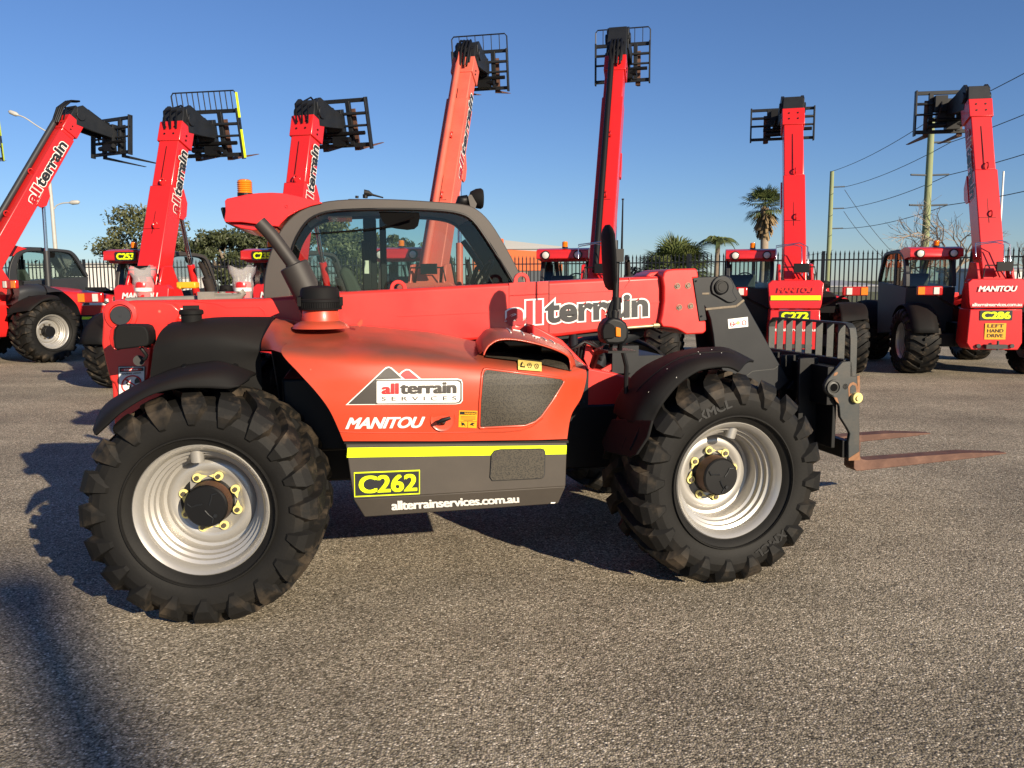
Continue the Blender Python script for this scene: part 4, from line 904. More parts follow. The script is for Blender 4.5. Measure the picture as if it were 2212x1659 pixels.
# clutter between bonnet and front wheel
b = MB(); b.tube([T(1290, 795, 1.0), T(1310, 745, 1.1), T(1380, 715, 1.25)], .05, n=16); b.tube([T(1360, 760, 1.3), T(1330, 800, 1.2), T(1310, 830, 1.1)], .07, n=16); b.box(T(1360, 800, 1.3), (.30, .5, .25)); b.box(T(1345, 775, 1.0), (.18, .12, .18))
b.tube([T(1240, 770, 1.0), T(1238, 720, 1.1)], .03, n=12); b.build('lift_cylinder', 'arm_grey', tele, smooth=40)
b = MB()
for i in range(7):
    y_ = .9 + .04 * i; b.tube([T(1238 + i * 4, 790, y_), T(1232 + i * 9, 755 - i * 3, y_ - .02), T(1262 + i * 6, 738, y_), T(1290 + i * 4, 750 + i * 3, y_ + .04), T(1300 + i * 8, 790, y_ + .1)], .010, n=6)
b.build('hydraulic_hose', 'black', tele, smooth=60)
b = MB(); b.prism(px([(1296, 800), (1350, 770), (1352, 776), (1310, 806)], .95), (0, .05, 0)); b.prism(px([(1262, 775), (1268, 740), (1280, 752), (1292, 782), (1275, 800)], 1.0), (0, .02, 0)); b.build('frame_gusset', 'red', tele)
# yellow front of the machine chassis behind wheels
b = MB(); b.box((3.15, YC, .86), (.45, .78, .36)); b.build('chassis_nose', 'black', tele, bevel=.01)

# ---- cab
CO = [(568, 655), (570, 610), (577, 570), (590, 530), (612, 488), (645, 457), (690, 438), (752, 430.5), (842, 430), (940, 435.5), (1000, 441), (1030, 452), (1060, 481), (1092, 532), (1124, 592), (1135, 615)]
CI = [(628, 655), (626, 610), (625, 570), (631, 535), (645, 503), (668, 474), (705, 458), (760, 453), (850, 451.5), (940, 454), (993, 461), (1022, 477), (1050, 515), (1080, 562), (1110, 613), (1116, 627)]
CY0, CY1 = 1.54, 2.42
def lerp2(l): return cr_interp([T(u, v, CY0) for u, v in l], 46)
co, ci = lerp2(CO), lerp2(CI)
def ring(y, th):
    mb = MB(); n = len(co); vs = []
    for a, c_ in zip(co, ci): vs += [V((a.x, y, a.z)), V((c_.x, y, c_.z)), V((a.x, y + th, a.z)), V((c_.x, y + th, c_.z))]
    fs = []
    for i in range(n - 1):
        A, B_ = i * 4, i * 4 + 4; fs += [(A, A + 1, B_ + 1, B_), (A + 2, B_ + 2, B_ + 3, A + 3), (A, B_, B_ + 2, A + 2), (A + 1, A + 3, B_ + 3, B_ + 1)]
    fs += [(0, 2, 3, 1), ((n - 1) * 4, (n - 1) * 4 + 1, (n - 1) * 4 + 3, (n - 1) * 4 + 2)]
    return mb.add(vs, fs)
mb = ring(CY0, .07); mb2 = ring(CY1 - .07, .07)
o = len(mb.v); mb.v += mb2.v; mb.f += [tuple(i + o for i in q) for q in mb2.f]; mb.m += mb2.m
i0, i1 = 15, 33                          # roof between the two rings
rr = [[V((co[i].x, y, co[i].z + dz)) for i in range(i0, i1)] for y, dz in ((CY0 + .07, 0), (CY0 + .25, .012), ((CY0 + CY1) / 2, .02), (CY1 - .25, .012), (CY1 - .07, 0))]
mb.grid(rr); mb.box((T(800, 430, CY0).x, CY0 + .38, T(800, 430, CY0).z + .008), (.30, .4, .02))
cab = mb.build('cab', 'cab_grey', tele, bevel=.010, smooth=45); BODY['cab'] = cab
mb = MB(); mb.grid([[V((ci[i].x, y, ci[i].z + .02)) for i in range(14, 34)] for y in (CY0 + .06, CY1 - .06)]); ln = mb.build('roof_liner', 'liner', cab, smooth=60)
mb = MB(); zz = ci[20].z + .012
for x0, x1, y0_, y1_ in ((ci[18].x, ci[21].x, 1.9, 2.3), (ci[12].x + .05, ci[15].x + .05, 1.8, 2.25)): mb.box(((x0 + x1) / 2, (y0_ + y1_) / 2, ci[18].z - .004), (x1 - x0, y1_ - y0_, .012))
mb.build('roof_panel', 'lens_clear', cab)  # bright colour stands in for skylight through translucent panels
def pane(name, pts, m='glass', solid=.005):
    mb = MB(); n = len(pts); mb.add(pts, [tuple(range(n))]); o = mb.build(name, m, cab); return o
zb0 = co[0].z - .02
pane('side_glass', [V((p.x, CY0 + .035, p.z)) for p in ci[::2]])
pane('side_glass', [V((p.x, CY1 - .035, p.z)) for p in ci[::2]], 'glass_clear')
mb = MB(); mb.grid([[V((co[i].x - .012, y, co[i].z - .008)) for i in range(33, 46)] for y in (CY0 + .06, CY1 - .06)]); mb.build('windscreen', 'glass_clear', cab, smooth=60)
mb = MB(); mb.grid([[V((co[i].x + .012, y, co[i].z)) for i in range(0, 13)] for y in (CY0 + .06, CY1 - .06)]); mb.build('rear_window', 'glass_clear', cab, smooth=60)
# black glazing gasket and door pillars on the far side
mb = MB(); mb.tube([V((p.x, CY0 - .001, p.z - .0)) for p in ci[3:44]], .009, n=6); mb.build('window_seal', 'black', cab, smooth=60)
ftop = lambda x: min((abs(p.x - x), p.z) for p in ci[12:34])[1]
mb = MB(); xd = T(800, 560, CY1).x
mb.box((xd, CY1 - .05, (ftop(xd) + zb0) / 2), (.10, .05, ftop(xd) - zb0)); mb.box((xd + .10, CY1 - .05, (ftop(xd) + zb0) / 2), (.05, .04, ftop(xd) - zb0))
mb.box((xd - .03, CY1 - .09, zb0 + .1), (.07, .05, .75)); mb.build('door_pillar', 'black', cab, bevel=.008)
mb = MB(); q = T(792, 577, CY1 - .12); mb.box(q, (.035, .01, .10)); mb.build('door_label', 'cream', cab)
# body below the glass, seat, steering column
mb = MB(); mb.prism([V((co[0].x, CY0 + .01, zb0)), V((co[0].x + .1, CY0 + .01, .75)), V((co[-1].x - .1, CY0 + .01, .62)), V((co[-1].x, CY0 + .01, co[-1].z - .02))], (0, CY1 - CY0 - .02, 0)); mb.build('cab_body', 'dark_grey', cab, bevel=.01)
mb = MB(); a = px([(733, 590), (735, 581), (741, 577), (748, 577), (756, 582), (768, 600), (787, 640), (790, 655), (757, 655), (742, 612)], 1.85)
mb.prism(a, (0, .46, 0)); mb.build('seat', 'seat', cab, bevel=.035, seg=3)
mb = MB(); mb.tube([T(1035, 635, 2.0), T(1020, 610, 2.0), T(1030, 580, 2.0), T(1036, 576, 2.0)], .018, n=10)
cst = T(1040, 600, 2.0); mb.tube([cst + V((math.cos(t) * .16 * .5, math.sin(t) * .17, math.cos(t) * .16 * .8)) for t in [2 * PI * i / 24 for i in range(25)]], .014, n=8)
mb.box(T(1060, 640, 2.0), (.35, .5, .14)); mb.build('steering_column', 'black', cab, smooth=50)
mb = MB(); mb.tube(px([(1000, 520), (1035, 570), (1062, 622)], 2.3), .022, n=8); mb.build('cab_grab_rail', 'dark_grey', cab)
# wiper, motor patch
wy = CY0 - .012
mb = MB(); mb.tube(px([(894, 467), (860, 479), (825, 492)], wy - .02), [.014, .009, .006], n=8); mb.tube(px([(862, 489), (830, 492), (760, 499), (673, 505)], wy - .01), [.004, .006, .007, .004], n=6); mb.build('wiper', 'void', tele, smooth=40)
patch('wiper_cover', px([(818, 457), (905, 459), (907, 470), (903, 488), (895, 495), (880, 497), (855, 494), (838, 490), (826, 478)], CY0 + .032), 'void', cab, .001)
# work lamp and bits on the roof
for yy in (1.93, 1.75):
    mb = MB(); mb.prism([V((p.x, yy, p.z)) for p in px([(1011, 424), (1014, 420), (1019, 421), (1030, 440), (1027, 450), (1022, 452), (1016, 446)], 1.75)], (0, .012, 0))
    if yy > 1.9: mb.build('lamp_bracket', 'cab_grey', tele)
wl = mb.build('lamp_bracket', 'cab_grey', tele)
mb = MB(); c = T(1028, 429, 1.84); mb.lathe([(c.x - .05, .02), (c.x - .04, .05), (c.x + .0, .07), (c.x + .035, .075), (c.x + .05, .065), (c.x + .05, 0)], (0, 1.84, c.z), 'X', 24); mb.build('work_lamp', 'plastic', wl, smooth=40)
mb = MB(); mb.tube(px([(988, 444), (995, 436), (1006, 434), (1012, 440)], 1.8), [.02, .045, .045, .02], n=12); mb.build('lamp_socket', 'black', wl, smooth=50)
mb = MB(); mb.cyl(T(789, 428, 1.9), T(789, 420, 1.9), .018); mb.tube(px([(786, 417), (796, 418), (805, 421), (828, 427)], 1.9), [.026, .022, .008, .005], n=8); mb.cyl(T(771, 428, 1.9), T(771, 423, 1.9), .012); mb.build('roof_wiper', 'black', tele, smooth=40)
# red housing behind the roof, beacon
RR = [(485.5, 434), (490, 429), (505, 425.8), (538, 419), (560, 416.8), (587.6, 416), (617, 417.5), (655, 426), (694, 436.5), (697, 439), (672, 445), (645, 455), (622, 468), (608, 482), (602.5, 490), (585, 488), (521.5, 480), (487, 480), (484, 476), (487, 456)]
mb = MB(); P = px(RR, 1.52); mb.prism(P, (0, .92, 0))
rh = mb.build('roof_housing', 'red_clean', tele, bevel=.02, seg=3)
mb = MB(); mb.prism([V((p.x, 1.56, p.z)) for p in px([(489, 481), (521, 481.5), (590, 489), (598, 492), (545, 497), (520, 493)], 1.52)], (0, .82, 0)); mb.build('housing_base', 'red_clean', rh, bevel=.008)
mb = MB(); mb.prism([V((p.x, 1.57, p.z)) for p in px([(473.5, 448), (477, 446), (486, 446), (486, 482), (479, 468)], 1.52)], (0, .8, 0)); mb.build('rear_lamp_bar', 'black', rh, bevel=.006)
mb = MB(); c = T(590, 452, 1.52); mb.lathe([(1.522, .012), (1.514, .012), (1.514, .006), (1.519, .004)], (T(572, 440, 1.52).x + .14, 0, T(590, 435, 1.52).z - .03), n=14); mb.build('housing_screw', 'red_clean', rh)
def beacon(parent, c, m='lens_amber'):
    q = MB(); q.cyl(c, c + V((0, 0, .02)), .052, n=24); bs_ = q.build('beacon_base', 'black', parent)
    q = MB(); pr = [(c.z + .02, .050)]
    for i in range(6): pr += [(c.z + .024 + i * .014, .052), (c.z + .031 + i * .014, .047)]
    pr += [(c.z + .108, .046), (c.z + .116, .03), (c.z + .117, 0)]
    q.lathe(pr, (c.x, c.y, 0), 'Z', 28); q.build('beacon_lens', m, bs_, smooth=30)
    return bs_
bc = T(529.5, 424, 1.92); beacon(tele, bc)

# ---------------------------------------------------------------- the machines parked behind
SKIP = {'boom', 'boom_head', 'boom_arm', 'boom_tower', 'fork_carriage', 'backrest', 'fork', 'tilt_link', 'front_lamp', 'lamp_mount', 'mirror_post', 'mirror', 'aerial', 'hydraulic_hose', 'rear_lamp', 'side_bracket',
        'frame_gusset', 'lamp_bracket', 'roof_wiper', 'wiper', 'hose_clamp', 'lift_cylinder', 'bonnet_catch', 'beacon_base', 'wheel'}
SUBSKIP = {'number_plate', 'plate_field', 'lettering', 'maker_mark', 'danger_sign', 'housing_screw', 'rear_lamp_bar', 'bonnet_crease', 'pictogram', 'key', 'warning_sticker', 'seat_x', 'door_label'}
bn = lambda o: o.name.split('.')[0]
def copy_body(root, skip=(), recolour={}):
    for ch in list(tele.children):
        if bn(ch) in SKIP or bn(ch) in skip: continue
        c = ch.copy(); col.objects.link(c); c.parent = root; c.name = bn(ch)
        if bn(ch) in recolour:
            for sl_ in c.material_slots: sl_.link = 'OBJECT'; sl_.material = M[recolour[bn(ch)]]
        for g_ in list(ch.children):
            if bn(g_) in SUBSKIP: continue
            d = g_.copy(); col.objects.link(d); d.parent = c; d.name = bn(g_)
            if bn(g_) in recolour:
                for sl_ in d.material_slots: sl_.link = 'OBJECT'; sl_.material = M[recolour[bn(g_)]]
PV = V((-0.55, YC, 1.68))
def inv_world(root_loc, rz, sc, p): return (Matrix.Rotation(-rz, 3, 'Z') @ (V(p) - V(root_loc))) / sc
def machine(label, h, head, pivot=None, wheel=None, sc=1.0, number=None, num_roof=False, side_text=True, left_text=False, guard=True, pipe=None, boom_mat='red_clean', ct=12, fork_h=1.15, cab_mat=None, body_mat=None, plate_style=1, wide=1.25, sleeve=0.6, lines=True, yellow_rear=True, arm_drop=74, nose=.30, fs=1.0, cs=0.0, arm_mat='arm_grey', forkmat='rust', gmat='arm_grey'):
    rz = PI / 2 - rad(h)
    Rz = Matrix.Rotation(rz, 3, 'Z')
    if pivot:
        Pw = atY(pivot[0], 600, pivot[1]); Pw.z = PV.z * sc; loc = Pw - Rz @ (PV * sc)
    else:
        loc = atz(*wheel) - Rz @ (V((0, 0.2, 0)) * sc); Pw = loc + Rz @ (PV * sc)
    loc.z = 0
    root = empty('telehandler', loc, rz, sc)
    tag(root, label, 'telehandler', 'telehandlers in the yard')
    d2 = V((math.sin(rad(h)), math.cos(rad(h)), 0)); nn = V((-d2.y, d2.x, 0)); r = ray(*head)
    t = (Pw - C0).dot(nn) / r.dot(nn); Q_ = C0 + r * t
    dx = (Q_ - Pw).dot(d2); dz = Q_.z - Pw.z; e = math.atan2(dz, dx); L = math.hypot(dx, dz) / sc
    print('machine', head, 'e', round(math.degrees(e), 1), 'L', round(L, 2), 'loc', [round(q, 1) for q in loc])
    rc = {k: 'red_clean' for k in ('bonnet', 'bonnet_flank', 'bonnet_scoop', 'intake_collar')}
    if cab_mat: rc.update({'cab': cab_mat, 'cab_body': cab_mat})
    if body_mat: rc.update({k: body_mat for k in ('side_box', 'fuel_tank', 'wheel_arch', 'chassis_side', 'bonnet_flank')})
    copy_body(root, skip=() if not body_mat else ('bonnet_scoop', 'exhaust_pipe', 'silencer', 'air_cleaner', 'intake_collar'), recolour=rc)
    for q, fl in (((0, 0, .60), 0), ((WB, 0, .60), 0), ((0, YF, .60), 180), ((WB, YF, .60), 180)):
        make_wheel(root, q, rad(fl), 1 if fl == 0 else -1, 0.19, random.random(), full=False)
    # boom
    cx, sx = math.cos(e), math.sin(e)
    def bp(s, y, t_): return V((PV.x + cx * s - sx * t_, YC + y, PV.z + sx * s + cx * t_))
    def seg(mb, s0, s1, w0, t0, t1, w1=None):
        w1 = w1 or w0
        mb.hexa([bp(s0, -w0, t0), bp(s1, -w1, t0), bp(s1, w1, t0), bp(s0, w0, t0), bp(s0, -w0, t1), bp(s1, -w1, t1), bp(s1, w1, t1), bp(s0, w0, t1)])
    mb = MB(); seg(mb, -.25, L * sleeve, .192, -.19, .17)
    bo = mb.build('boom', boom_mat, root, bevel=.016)
    mb = MB(); seg(mb, L * sleeve, L - .05, .176, -.17, .145); mb.build('boom_inner', boom_mat, root, bevel=.016)
    mb = MB(); seg(mb, L - .32, L + .03, .203, -.21, .165)
    hd = mb.build('boom_head', boom_mat, root, bevel=.012)
    for a in (-.08, .08):
        for s in (.08, .2):
            q = MB(); q.cyl(bp(L - s, a, .16), bp(L - s, a, .175), .016, n=8); q.build('bolt', 'black', hd)
    for s in (.16, .24): 
        q = MB(); q.cyl(bp(L - s, -.20, 0), bp(L - s, -.215, 0), .016, n=8); q.build('bolt', 'black', hd)
    for s in (.35, .62):                # lifting eyes seen on the top face
        q = MB(); c = bp(L * s, -.02, .17); q.tube([c + (bp(0, 0, 1) - bp(0, 0, 0)) * (math.sin(a) * .06) + (bp(1, 0, 0) - bp(0, 0, 0)) * (math.cos(a) * .055) for a in [PI * i / 8 for i in range(9)]], .013, n=6); q.build('lifting_eye', 'lens_red' if boom_mat != 'red_pale' else 'red', bo, smooth=50)
    mb = MB(); seg(mb, L * .12, L * .56, .204, .0, .172) if False else mb.tube([bp(L * .30, .02, .171), bp(L * .85, .02, .15)], .006, n=4); mb.tube([bp(L * .33, -.10, .171), bp(L * .33, .18, .171)], .005, n=4); mb.build('boom_seam', 'black', bo)
    if pipe:
        mb = MB(); mb.tube([bp(.1, .06, .24), bp(L + .05, .06, .22)], .055 if pipe != 'dark_grey' else .06, n=14); mb.build('hose_carrier', pipe, root, smooth=40)
        mb = MB()
        for k in range(4): mb.tube([bp(L - .25, -.10 + .06 * k, .24), bp(L + .1, -.12 + .07 * k, .30), bp(L + .35, -.10 + .06 * k, .22), bp(L + .5, -.05 + .03 * k, .05)], .022, n=6)
        mb.build('hydraulic_hose', 'black', root, smooth=60)
    # lug and lift cylinder underneath
    mb = MB(); a0 = L * .52
    for yy in (-.21, .18):
        mb = MB(); mb.prism([bp(a0 - .22, yy, -.14), bp(a0 + .30, yy, -.14), bp(a0 + .12, yy, -.30), bp(a0 - .10, yy, -.33), bp(a0 - .2, yy, -.26)], (0, .03, 0)); mb.build('cylinder_lug', boom_mat, bo, bevel=.006)
    lo_ = V((0.75, YC - .1, .95)); hi_ = bp(a0, -.1, -.27); m_ = lo_.lerp(hi_, .55)
    mb = MB(); mb.cyl(lo_, m_, .062, n=18); lc_ = mb.build('lift_cylinder', cab_mat or boom_mat, root, smooth=40)
    mb = MB(); mb.cyl(m_, hi_, .036, n=18); mb.build('piston_rod', 'chrome', lc_, smooth=40)
    # knuckle: black nose box, arm reaching forward to the carriage
    ang = e - rad(arm_drop)
    mb = MB(); seg(mb, L + .01, L + nose, .19, -.20, .13, .17); k0 = bp(L + nose - .14, 0, -.04)
    fwd = V((math.cos(ang), 0, math.sin(ang))); upv = V((-math.sin(ang), 0, math.cos(ang)))
    ac = k0 + fwd * .80
    prof = [k0 - upv * .0 + fwd * -.12 + upv * .14, k0 + upv * .24, k0 + fwd * .4 + upv * .15, ac + upv * .10, ac - upv * .12, k0 + fwd * .35 - upv * .18, k0 - upv * .22 - fwd * .05]
    for y0 in (-.21, .15): mb.prism([p + V((0, y0, 0)) for p in prof], (0, .06, 0))
    mb.cyl(k0 + V((0, -.24, 0)), k0 + V((0, .24, 0)), .10, n=20)
    mb.cyl(k0 + fwd * .1 + V((0, 0, 0)), ac, .07, n=14)
    armo = mb.build('boom_arm', arm_mat, root, bevel=.006)
    mb = MB()
    for k in range(3 if number not in ('C272', 'C286') else 0):
        y = -.12 + .10 * k; mb.tube([bp(L - .12, y, .18), bp(L + .12, y - .02, .26 + .02 * k), k0 + fwd * .2 + upv * (.24 + .03 * k) + V((0, y, 0)), k0 + fwd * .55 + upv * (.20 - .04 * k) + V((0, y * .6, 0)), ac + upv * .05 + V((0, y * .5, 0))], .016, n=6)
    if mb.v: mb.build('hydraulic_hose', 'black', armo, smooth=60)
    # carriage hanging at the end of the arm
    c_ = rad(ct); cu = V((-math.sin(c_), 0, math.cos(c_))); cf = V((math.cos(c_), 0, math.sin(c_)))
    w2 = wide / 2; o_ = ac + cf * .12
    def cp(f_, y, u_): return V((o_.x, YC + cs, o_.z)) + cf * f_ + cu * u_ * fs + V((0, y, 0))
    mb = MB()
    def cbox(f0, f1, y0, y1, u0, u1): mb.hexa([cp(f0, y0, u0), cp(f1, y0, u0), cp(f1, y1, u0), cp(f0, y1, u0), cp(f0, y0, u1), cp(f1, y0, u1), cp(f1, y1, u1), cp(f0, y1, u1)])
    cbox(0, .05, -w2, w2, .30, .37); cbox(0, .05, -w2, w2, -.44, -.37)
    for y in (-w2, w2 - .03): cbox(-.06, .05, y, y + .03, -.48, .38)
    cbox(-.02, .05, -.30, -.22, -.40, .33); cbox(-.02, .05, .22, .30, -.40, .33); cbox(-.10, .03, -.16, .16, -.25, .20)
    mb.cyl(cp(-.03, -w2, .12), cp(-.03, w2, .12), .028, n=10); mb.cyl(cp(-.03, -w2, -.08), cp(-.03, w2, -.08), .022, n=10)
    ca = mb.build('fork_carriage', gmat, root, bevel=.004)
    mb = MB(); mb.cyl(cp(-.18, -.3, -.30), cp(-.05, .32, -.30), .05, n=12); mb.box(cp(-.12, -.1, -.32), (.16, .24, .14)); mb.box(cp(-.1, .12, .1), (.14, .22, .3)); mb.cyl(cp(-.1, -w2 * .9, -.2), cp(-.1, w2 * .6, -.2), .035, n=8); mb.tube([cp(-.1, .1, .2), cp(-.25, .15, .0), cp(-.15, .2, -.25)], .02, n=6); mb.build('tilt_link', 'black', ca)
    if guard:
        mb = MB(); gp = [cp(.02, -w2 + .01, .30), cp(.02, -w2 + .01, .62), cp(.02, -w2 + .05, .67), cp(.02, w2 - .05, .67), cp(.02, w2 - .01, .62), cp(.02, w2 - .01, .30)]; mb.tube(gp, .013, n=6)
        bk = mb.build('backrest', 'arm_grey', root)
        nb = 12 if guard == 'dense' else 7
        for k in range(1, nb):
            y = -w2 + wide * k / nb; q = MB(); q.tube([cp(.02, y, .33), cp(.02, y, .67)], .008 if nb < 10 else .010, n=5); q.build('bar', 'arm_grey', bk)
        if guard == 'dense':
            for u0, u1 in ((.22, .64), (-.46, .02)):
                q = MB(); q.hexa([cp(-.03, -w2 - .006, u0), cp(.05, -w2 - .006, u0), cp(.05, -w2 - .002, u0), cp(-.03, -w2 - .002, u0), cp(-.03, -w2 - .006, u1), cp(.05, -w2 - .006, u1), cp(.05, -w2 - .002, u1), cp(-.03, -w2 - .002, u1)]); q.build('reflective_strip', 'fluo', ca)
    for y in (-.36, .26):
        q = MB(); q.hexa([cp(.05, y, -.50), cp(fork_h, y + .02, -.47), cp(fork_h, y + .08, -.47), cp(.05, y + .10, -.50), cp(.05, y, -.455), cp(fork_h, y + .02, -.46), cp(fork_h, y + .08, -.46), cp(.05, y + .10, -.455)])
        q.hexa([cp(.05, y, -.50), cp(.09, y, -.50), cp(.09, y + .1, -.50), cp(.05, y + .1, -.50), cp(.05, y, .2), cp(.08, y, .2), cp(.08, y + .1, .2), cp(.05, y + .1, .2)])
        q.build('fork', forkmat, root)
    # rear plates under the boom pivot
    mb = MB(); xr = -.86
    pl = [V((xr, YC - .42, 1.22)), V((xr, YC - .44, 1.30)), V((xr + .03, YC - .47, 1.66)), V((xr + .04, YC - .40, 1.72)), V((xr + .04, YC + .40, 1.72)), V((xr + .03, YC + .47, 1.66)), V((xr, YC + .44, 1.30)), V((xr, YC + .42, 1.22))]
    mb.prism(pl, (.16, 0, 0))
    rp = mb.build('rear_plate', boom_mat, root, bevel=.012)
    mb = MB(); mb.prism([V((xr - .02, YC - .38, .50)), V((xr, YC - .45, .62)), V((xr + .01, YC - .42, 1.20)), V((xr + .01, YC + .42, 1.20)), V((xr, YC + .45, .62)), V((xr - .02, YC + .38, .50))], (.5, 0, 0)); mb.build('rear_panel', boom_mat, rp, bevel=.015)
    mb = MB(); mb.prism([V((xr + .16, YC - .3, 1.25)), V((xr + .08, YC - .3, 1.74)), V((xr + .2, YC - .3, 2.0)), V((xr + .45, YC - .3, 2.02)), V((xr + .75, YC - .3, 1.5)), V((xr + .75, YC - .3, 1.0))], (0, .05, 0)); mb.prism([V((p.x, YC + .25, p.z)) for p in mb.v[:6]], (0, .05, 0)); mb.build('boom_tower', boom_mat, root, bevel=.012)
    nz = (-1, 0, 0)
    def rq(y0, y1, z0, z1, x=None):     # seen from behind: left is +y
        x = xr if x is None else x; return [V((x, YC - y0, z0)), V((x, YC - y1, z0)), V((x, YC - y1, z1)), V((x, YC - y0, z1))]
    lettering('MANITOU', rq(-.30, .30, 1.50, 1.60, xr + .012), 'white' if plate_style == 2 or number != 'C272' else 'red', rp, bold=.03, off=.014, nrm=nz, shear=.04, sp=.95)
    if yellow_rear: patch('reflective_strip', rq(-.42, .42, 1.37, 1.45, xr), 'fluo', rp, .010, nrm=nz)
    uz = .82 if number == 'C272' else 1.25
    lettering('allterrainservices.com.au', rq(-.40, .40, uz, uz + .06), 'white', rp, bold=.02, off=.010, nrm=nz, sp=.92)
    if number and not num_roof:
        patch('number_plate', rq(-.26, .26, 1.01, 1.18), 'lettering_black', rp, .006, nrm=nz); lettering(number, rq(-.23, .23, 1.03, 1.16), 'fluo', rp, bold=.05, off=.010, nrm=nz)
    if plate_style == 2:
        patch('notice_sticker', rq(-.17, .17, .68, .96), 'yellow', rp, .012, nrm=nz)
        for i, t in enumerate(('LEFT', 'HAND', 'DRIVE')): lettering(t, rq(-.13, .13, .885 - .085 * i, .945 - .085 * i), 'lettering_black', rp, bold=.01, off=.016, nrm=nz)
    mb = MB(); mb.box((xr - .06, YC, .56), (.12, .34, .07)); mb.cyl((xr - .1, YC - .02, .5), (xr - .1, YC - .02, .66), .02)
    for y in (-.27, .27): mb.cyl((xr - .03, YC + y, .57), (xr - .06, YC + y, .57), .035, n=14)
    mb.build('tow_hitch', 'steel_worn', rp)
    # round mirror above the plate, pipework
    mb = MB(); mb.box((xr - .02, YC - .08, 1.93), (.04, .26, .16)); mb.tube([V((xr, YC + .25, 1.74)), V((xr, YC + .22, 1.95)), V((xr, YC - .3, 1.95)), V((xr, YC - .34, 1.74))], .013, n=6); mb.build('rear_mirror', 'black', rp, bevel=.01)
    if lines:
        for k in range(2):
            mb = MB(); y = .30 - .06 * k
            mb.tube([V((PV.x - .2, YC + .34, 2.1)), V((PV.x - .15, YC + .34, 2.30 + .03 * k)), V((PV.x - .22, YC + .05 - .1 * k, 2.34 + .03 * k)), V((PV.x - .25, YC - .08 - .1 * k, 2.30)), V((PV.x - .27, YC - .10 - .1 * k, 1.80))], .010, n=8); mb.build('hydraulic_line', 'chrome', root, smooth=60)
    # tail lamps on stalks, both sides
    for sgn in (-1, 1):
        yy = YC + sgn * 1.02; mb = MB(); mb.box((-.62, yy, 1.52), (.08, .42, .16)); tl_ = mb.build('tail_lamp', 'lens_red', root, bevel=.02)
        mb = MB(); mb.box((-.664, yy + sgn * .15, 1.52), (.02, .11, .13)); mb.build('indicator_lens', 'lens_amber', tl_)
        mb = MB(); mb.box((-.664, yy - sgn * .10, 1.52), (.02, .09, .12)); mb.build('reversing_lens', 'lens_clear', tl_)
        mb = MB(); mb.tube([V((-.55, yy - sgn * .1, 1.48)), V((-.4, yy - sgn * .3, 1.35)), V((-.3, yy - sgn * .6, 1.2))], .025, n=8); mb.build('lamp_arm', 'black', tl_)
    # roof lamps and beacon
    for y in (() if num_roof else (1.70, 2.27)):
        q = MB(); c = V((-.03, y, 2.185)); q.lathe([(c.x + .03, .075), (c.x - .03, .078), (c.x - .035, .068), (c.x - .03, 0)], (0, c.y, c.z), 'X', 20); lp_ = q.build('roof_lamp', 'black', root, smooth=40)
        q = MB(); q.lathe([(c.x - .032, .062), (c.x - .040, .05), (c.x - .043, 0)], (0, c.y, c.z), 'X', 20); q.build('lamp_lens', 'lens_clear', lp_, smooth=50)
    beacon(root, V((.10, 1.95, 2.31)), 'lens_amber')
    if num_roof:
        rq2 = lambda y0, y1, z0, z1: [V((-.05, y0, z0)), V((-.05, y1, z0)), V((-.05, y1, z1)), V((-.05, y0, z1))]
        patch('number_plate', rq2(2.20, 1.82, 2.11, 2.26), 'lettering_black', root, .012, nrm=nz); lettering(number, rq2(2.17, 1.85, 2.13, 2.24), 'fluo', root, bold=.05, off=.018, nrm=nz)
    # allterrain along the boom side
    def btext(side):
        y = -.194 if side < 0 else .194
        s0, s1 = L * .46, L * .85
        if side > 0: cs = [bp(s1, y, -.10), bp(s0, y, -.10), bp(s0, y, .12), bp(s1, y, .12)]
        else: cs = [bp(s0, y, -.12), bp(s1, y, -.12), bp(s1, y, .10), bp(s0, y, .10)]
        F2 = quadmap(*cs); nv = (0, side, 0)
        lettering('all', [F2(.0, 0), F2(.245, 0), F2(.245, 1), F2(.0, 1)], 'letter_crimson', bo, bold=.035, outline=.08, off=.003, nrm=nv)
        lettering('terrain', [F2(.265, 0), F2(1, 0), F2(1, 1), F2(.265, 1)], 'lettering_black', bo, bold=.035, outline=.08, off=.003, nrm=nv)
    if side_text: btext(-1)
    if left_text: btext(1)
    return root

machine('red telehandler with plate C272, raised boom in front of the tall fan palm', 13, (1712, 247), pivot=(1716, 15.0), number='C272', guard=False, side_text=False, ct=0, wide=1.25, fork_h=.3, fs=.78, cs=.10, cab_mat='dark_grey')
machine('red telehandler with plate C286 and yellow LEFT HAND DRIVE sticker', 8, (2110, 226), pivot=(2140, 14.6), number='C286', guard=False, side_text=False, left_text=True, plate_style=2, ct=0, wide=1.12, cs=.20, yellow_rear=False, cab_mat='dark_grey')
machine('red telehandler right of the nearest cab, tallest raised boom with thick black tube', 13, (1331, 135), pivot=(1296, 14.0), guard=True, pipe='black', side_text=False, ct=0, sleeve=.8, fork_h=.3, nose=.75, wide=1.12, fs=.95, cab_mat='dark_grey')
machine('faded pink-red telehandler behind the nearest cab, boom rising over its roof', 12, (1006, 140), pivot=(930, 13.2), guard=True, pipe='red_pale', boom_mat='red_pale', ct=10, sleeve=.8, lines=False, arm_drop=62, wide=1.1, fs=.9, nose=.4)
machine('red telehandler with C235 on its cab roof, black carriage without backrest bars', 16, (664, 262), pivot=(622, 13.2), number='C235', num_roof=True, guard=False, ct=14, lines=False)
machine('red telehandler with C253 on its cab roof and yellow-edged backrest', 10, (381, 276), pivot=(326, 13.2), number='C253', num_roof=True, guard='dense', ct=12, lines=False)
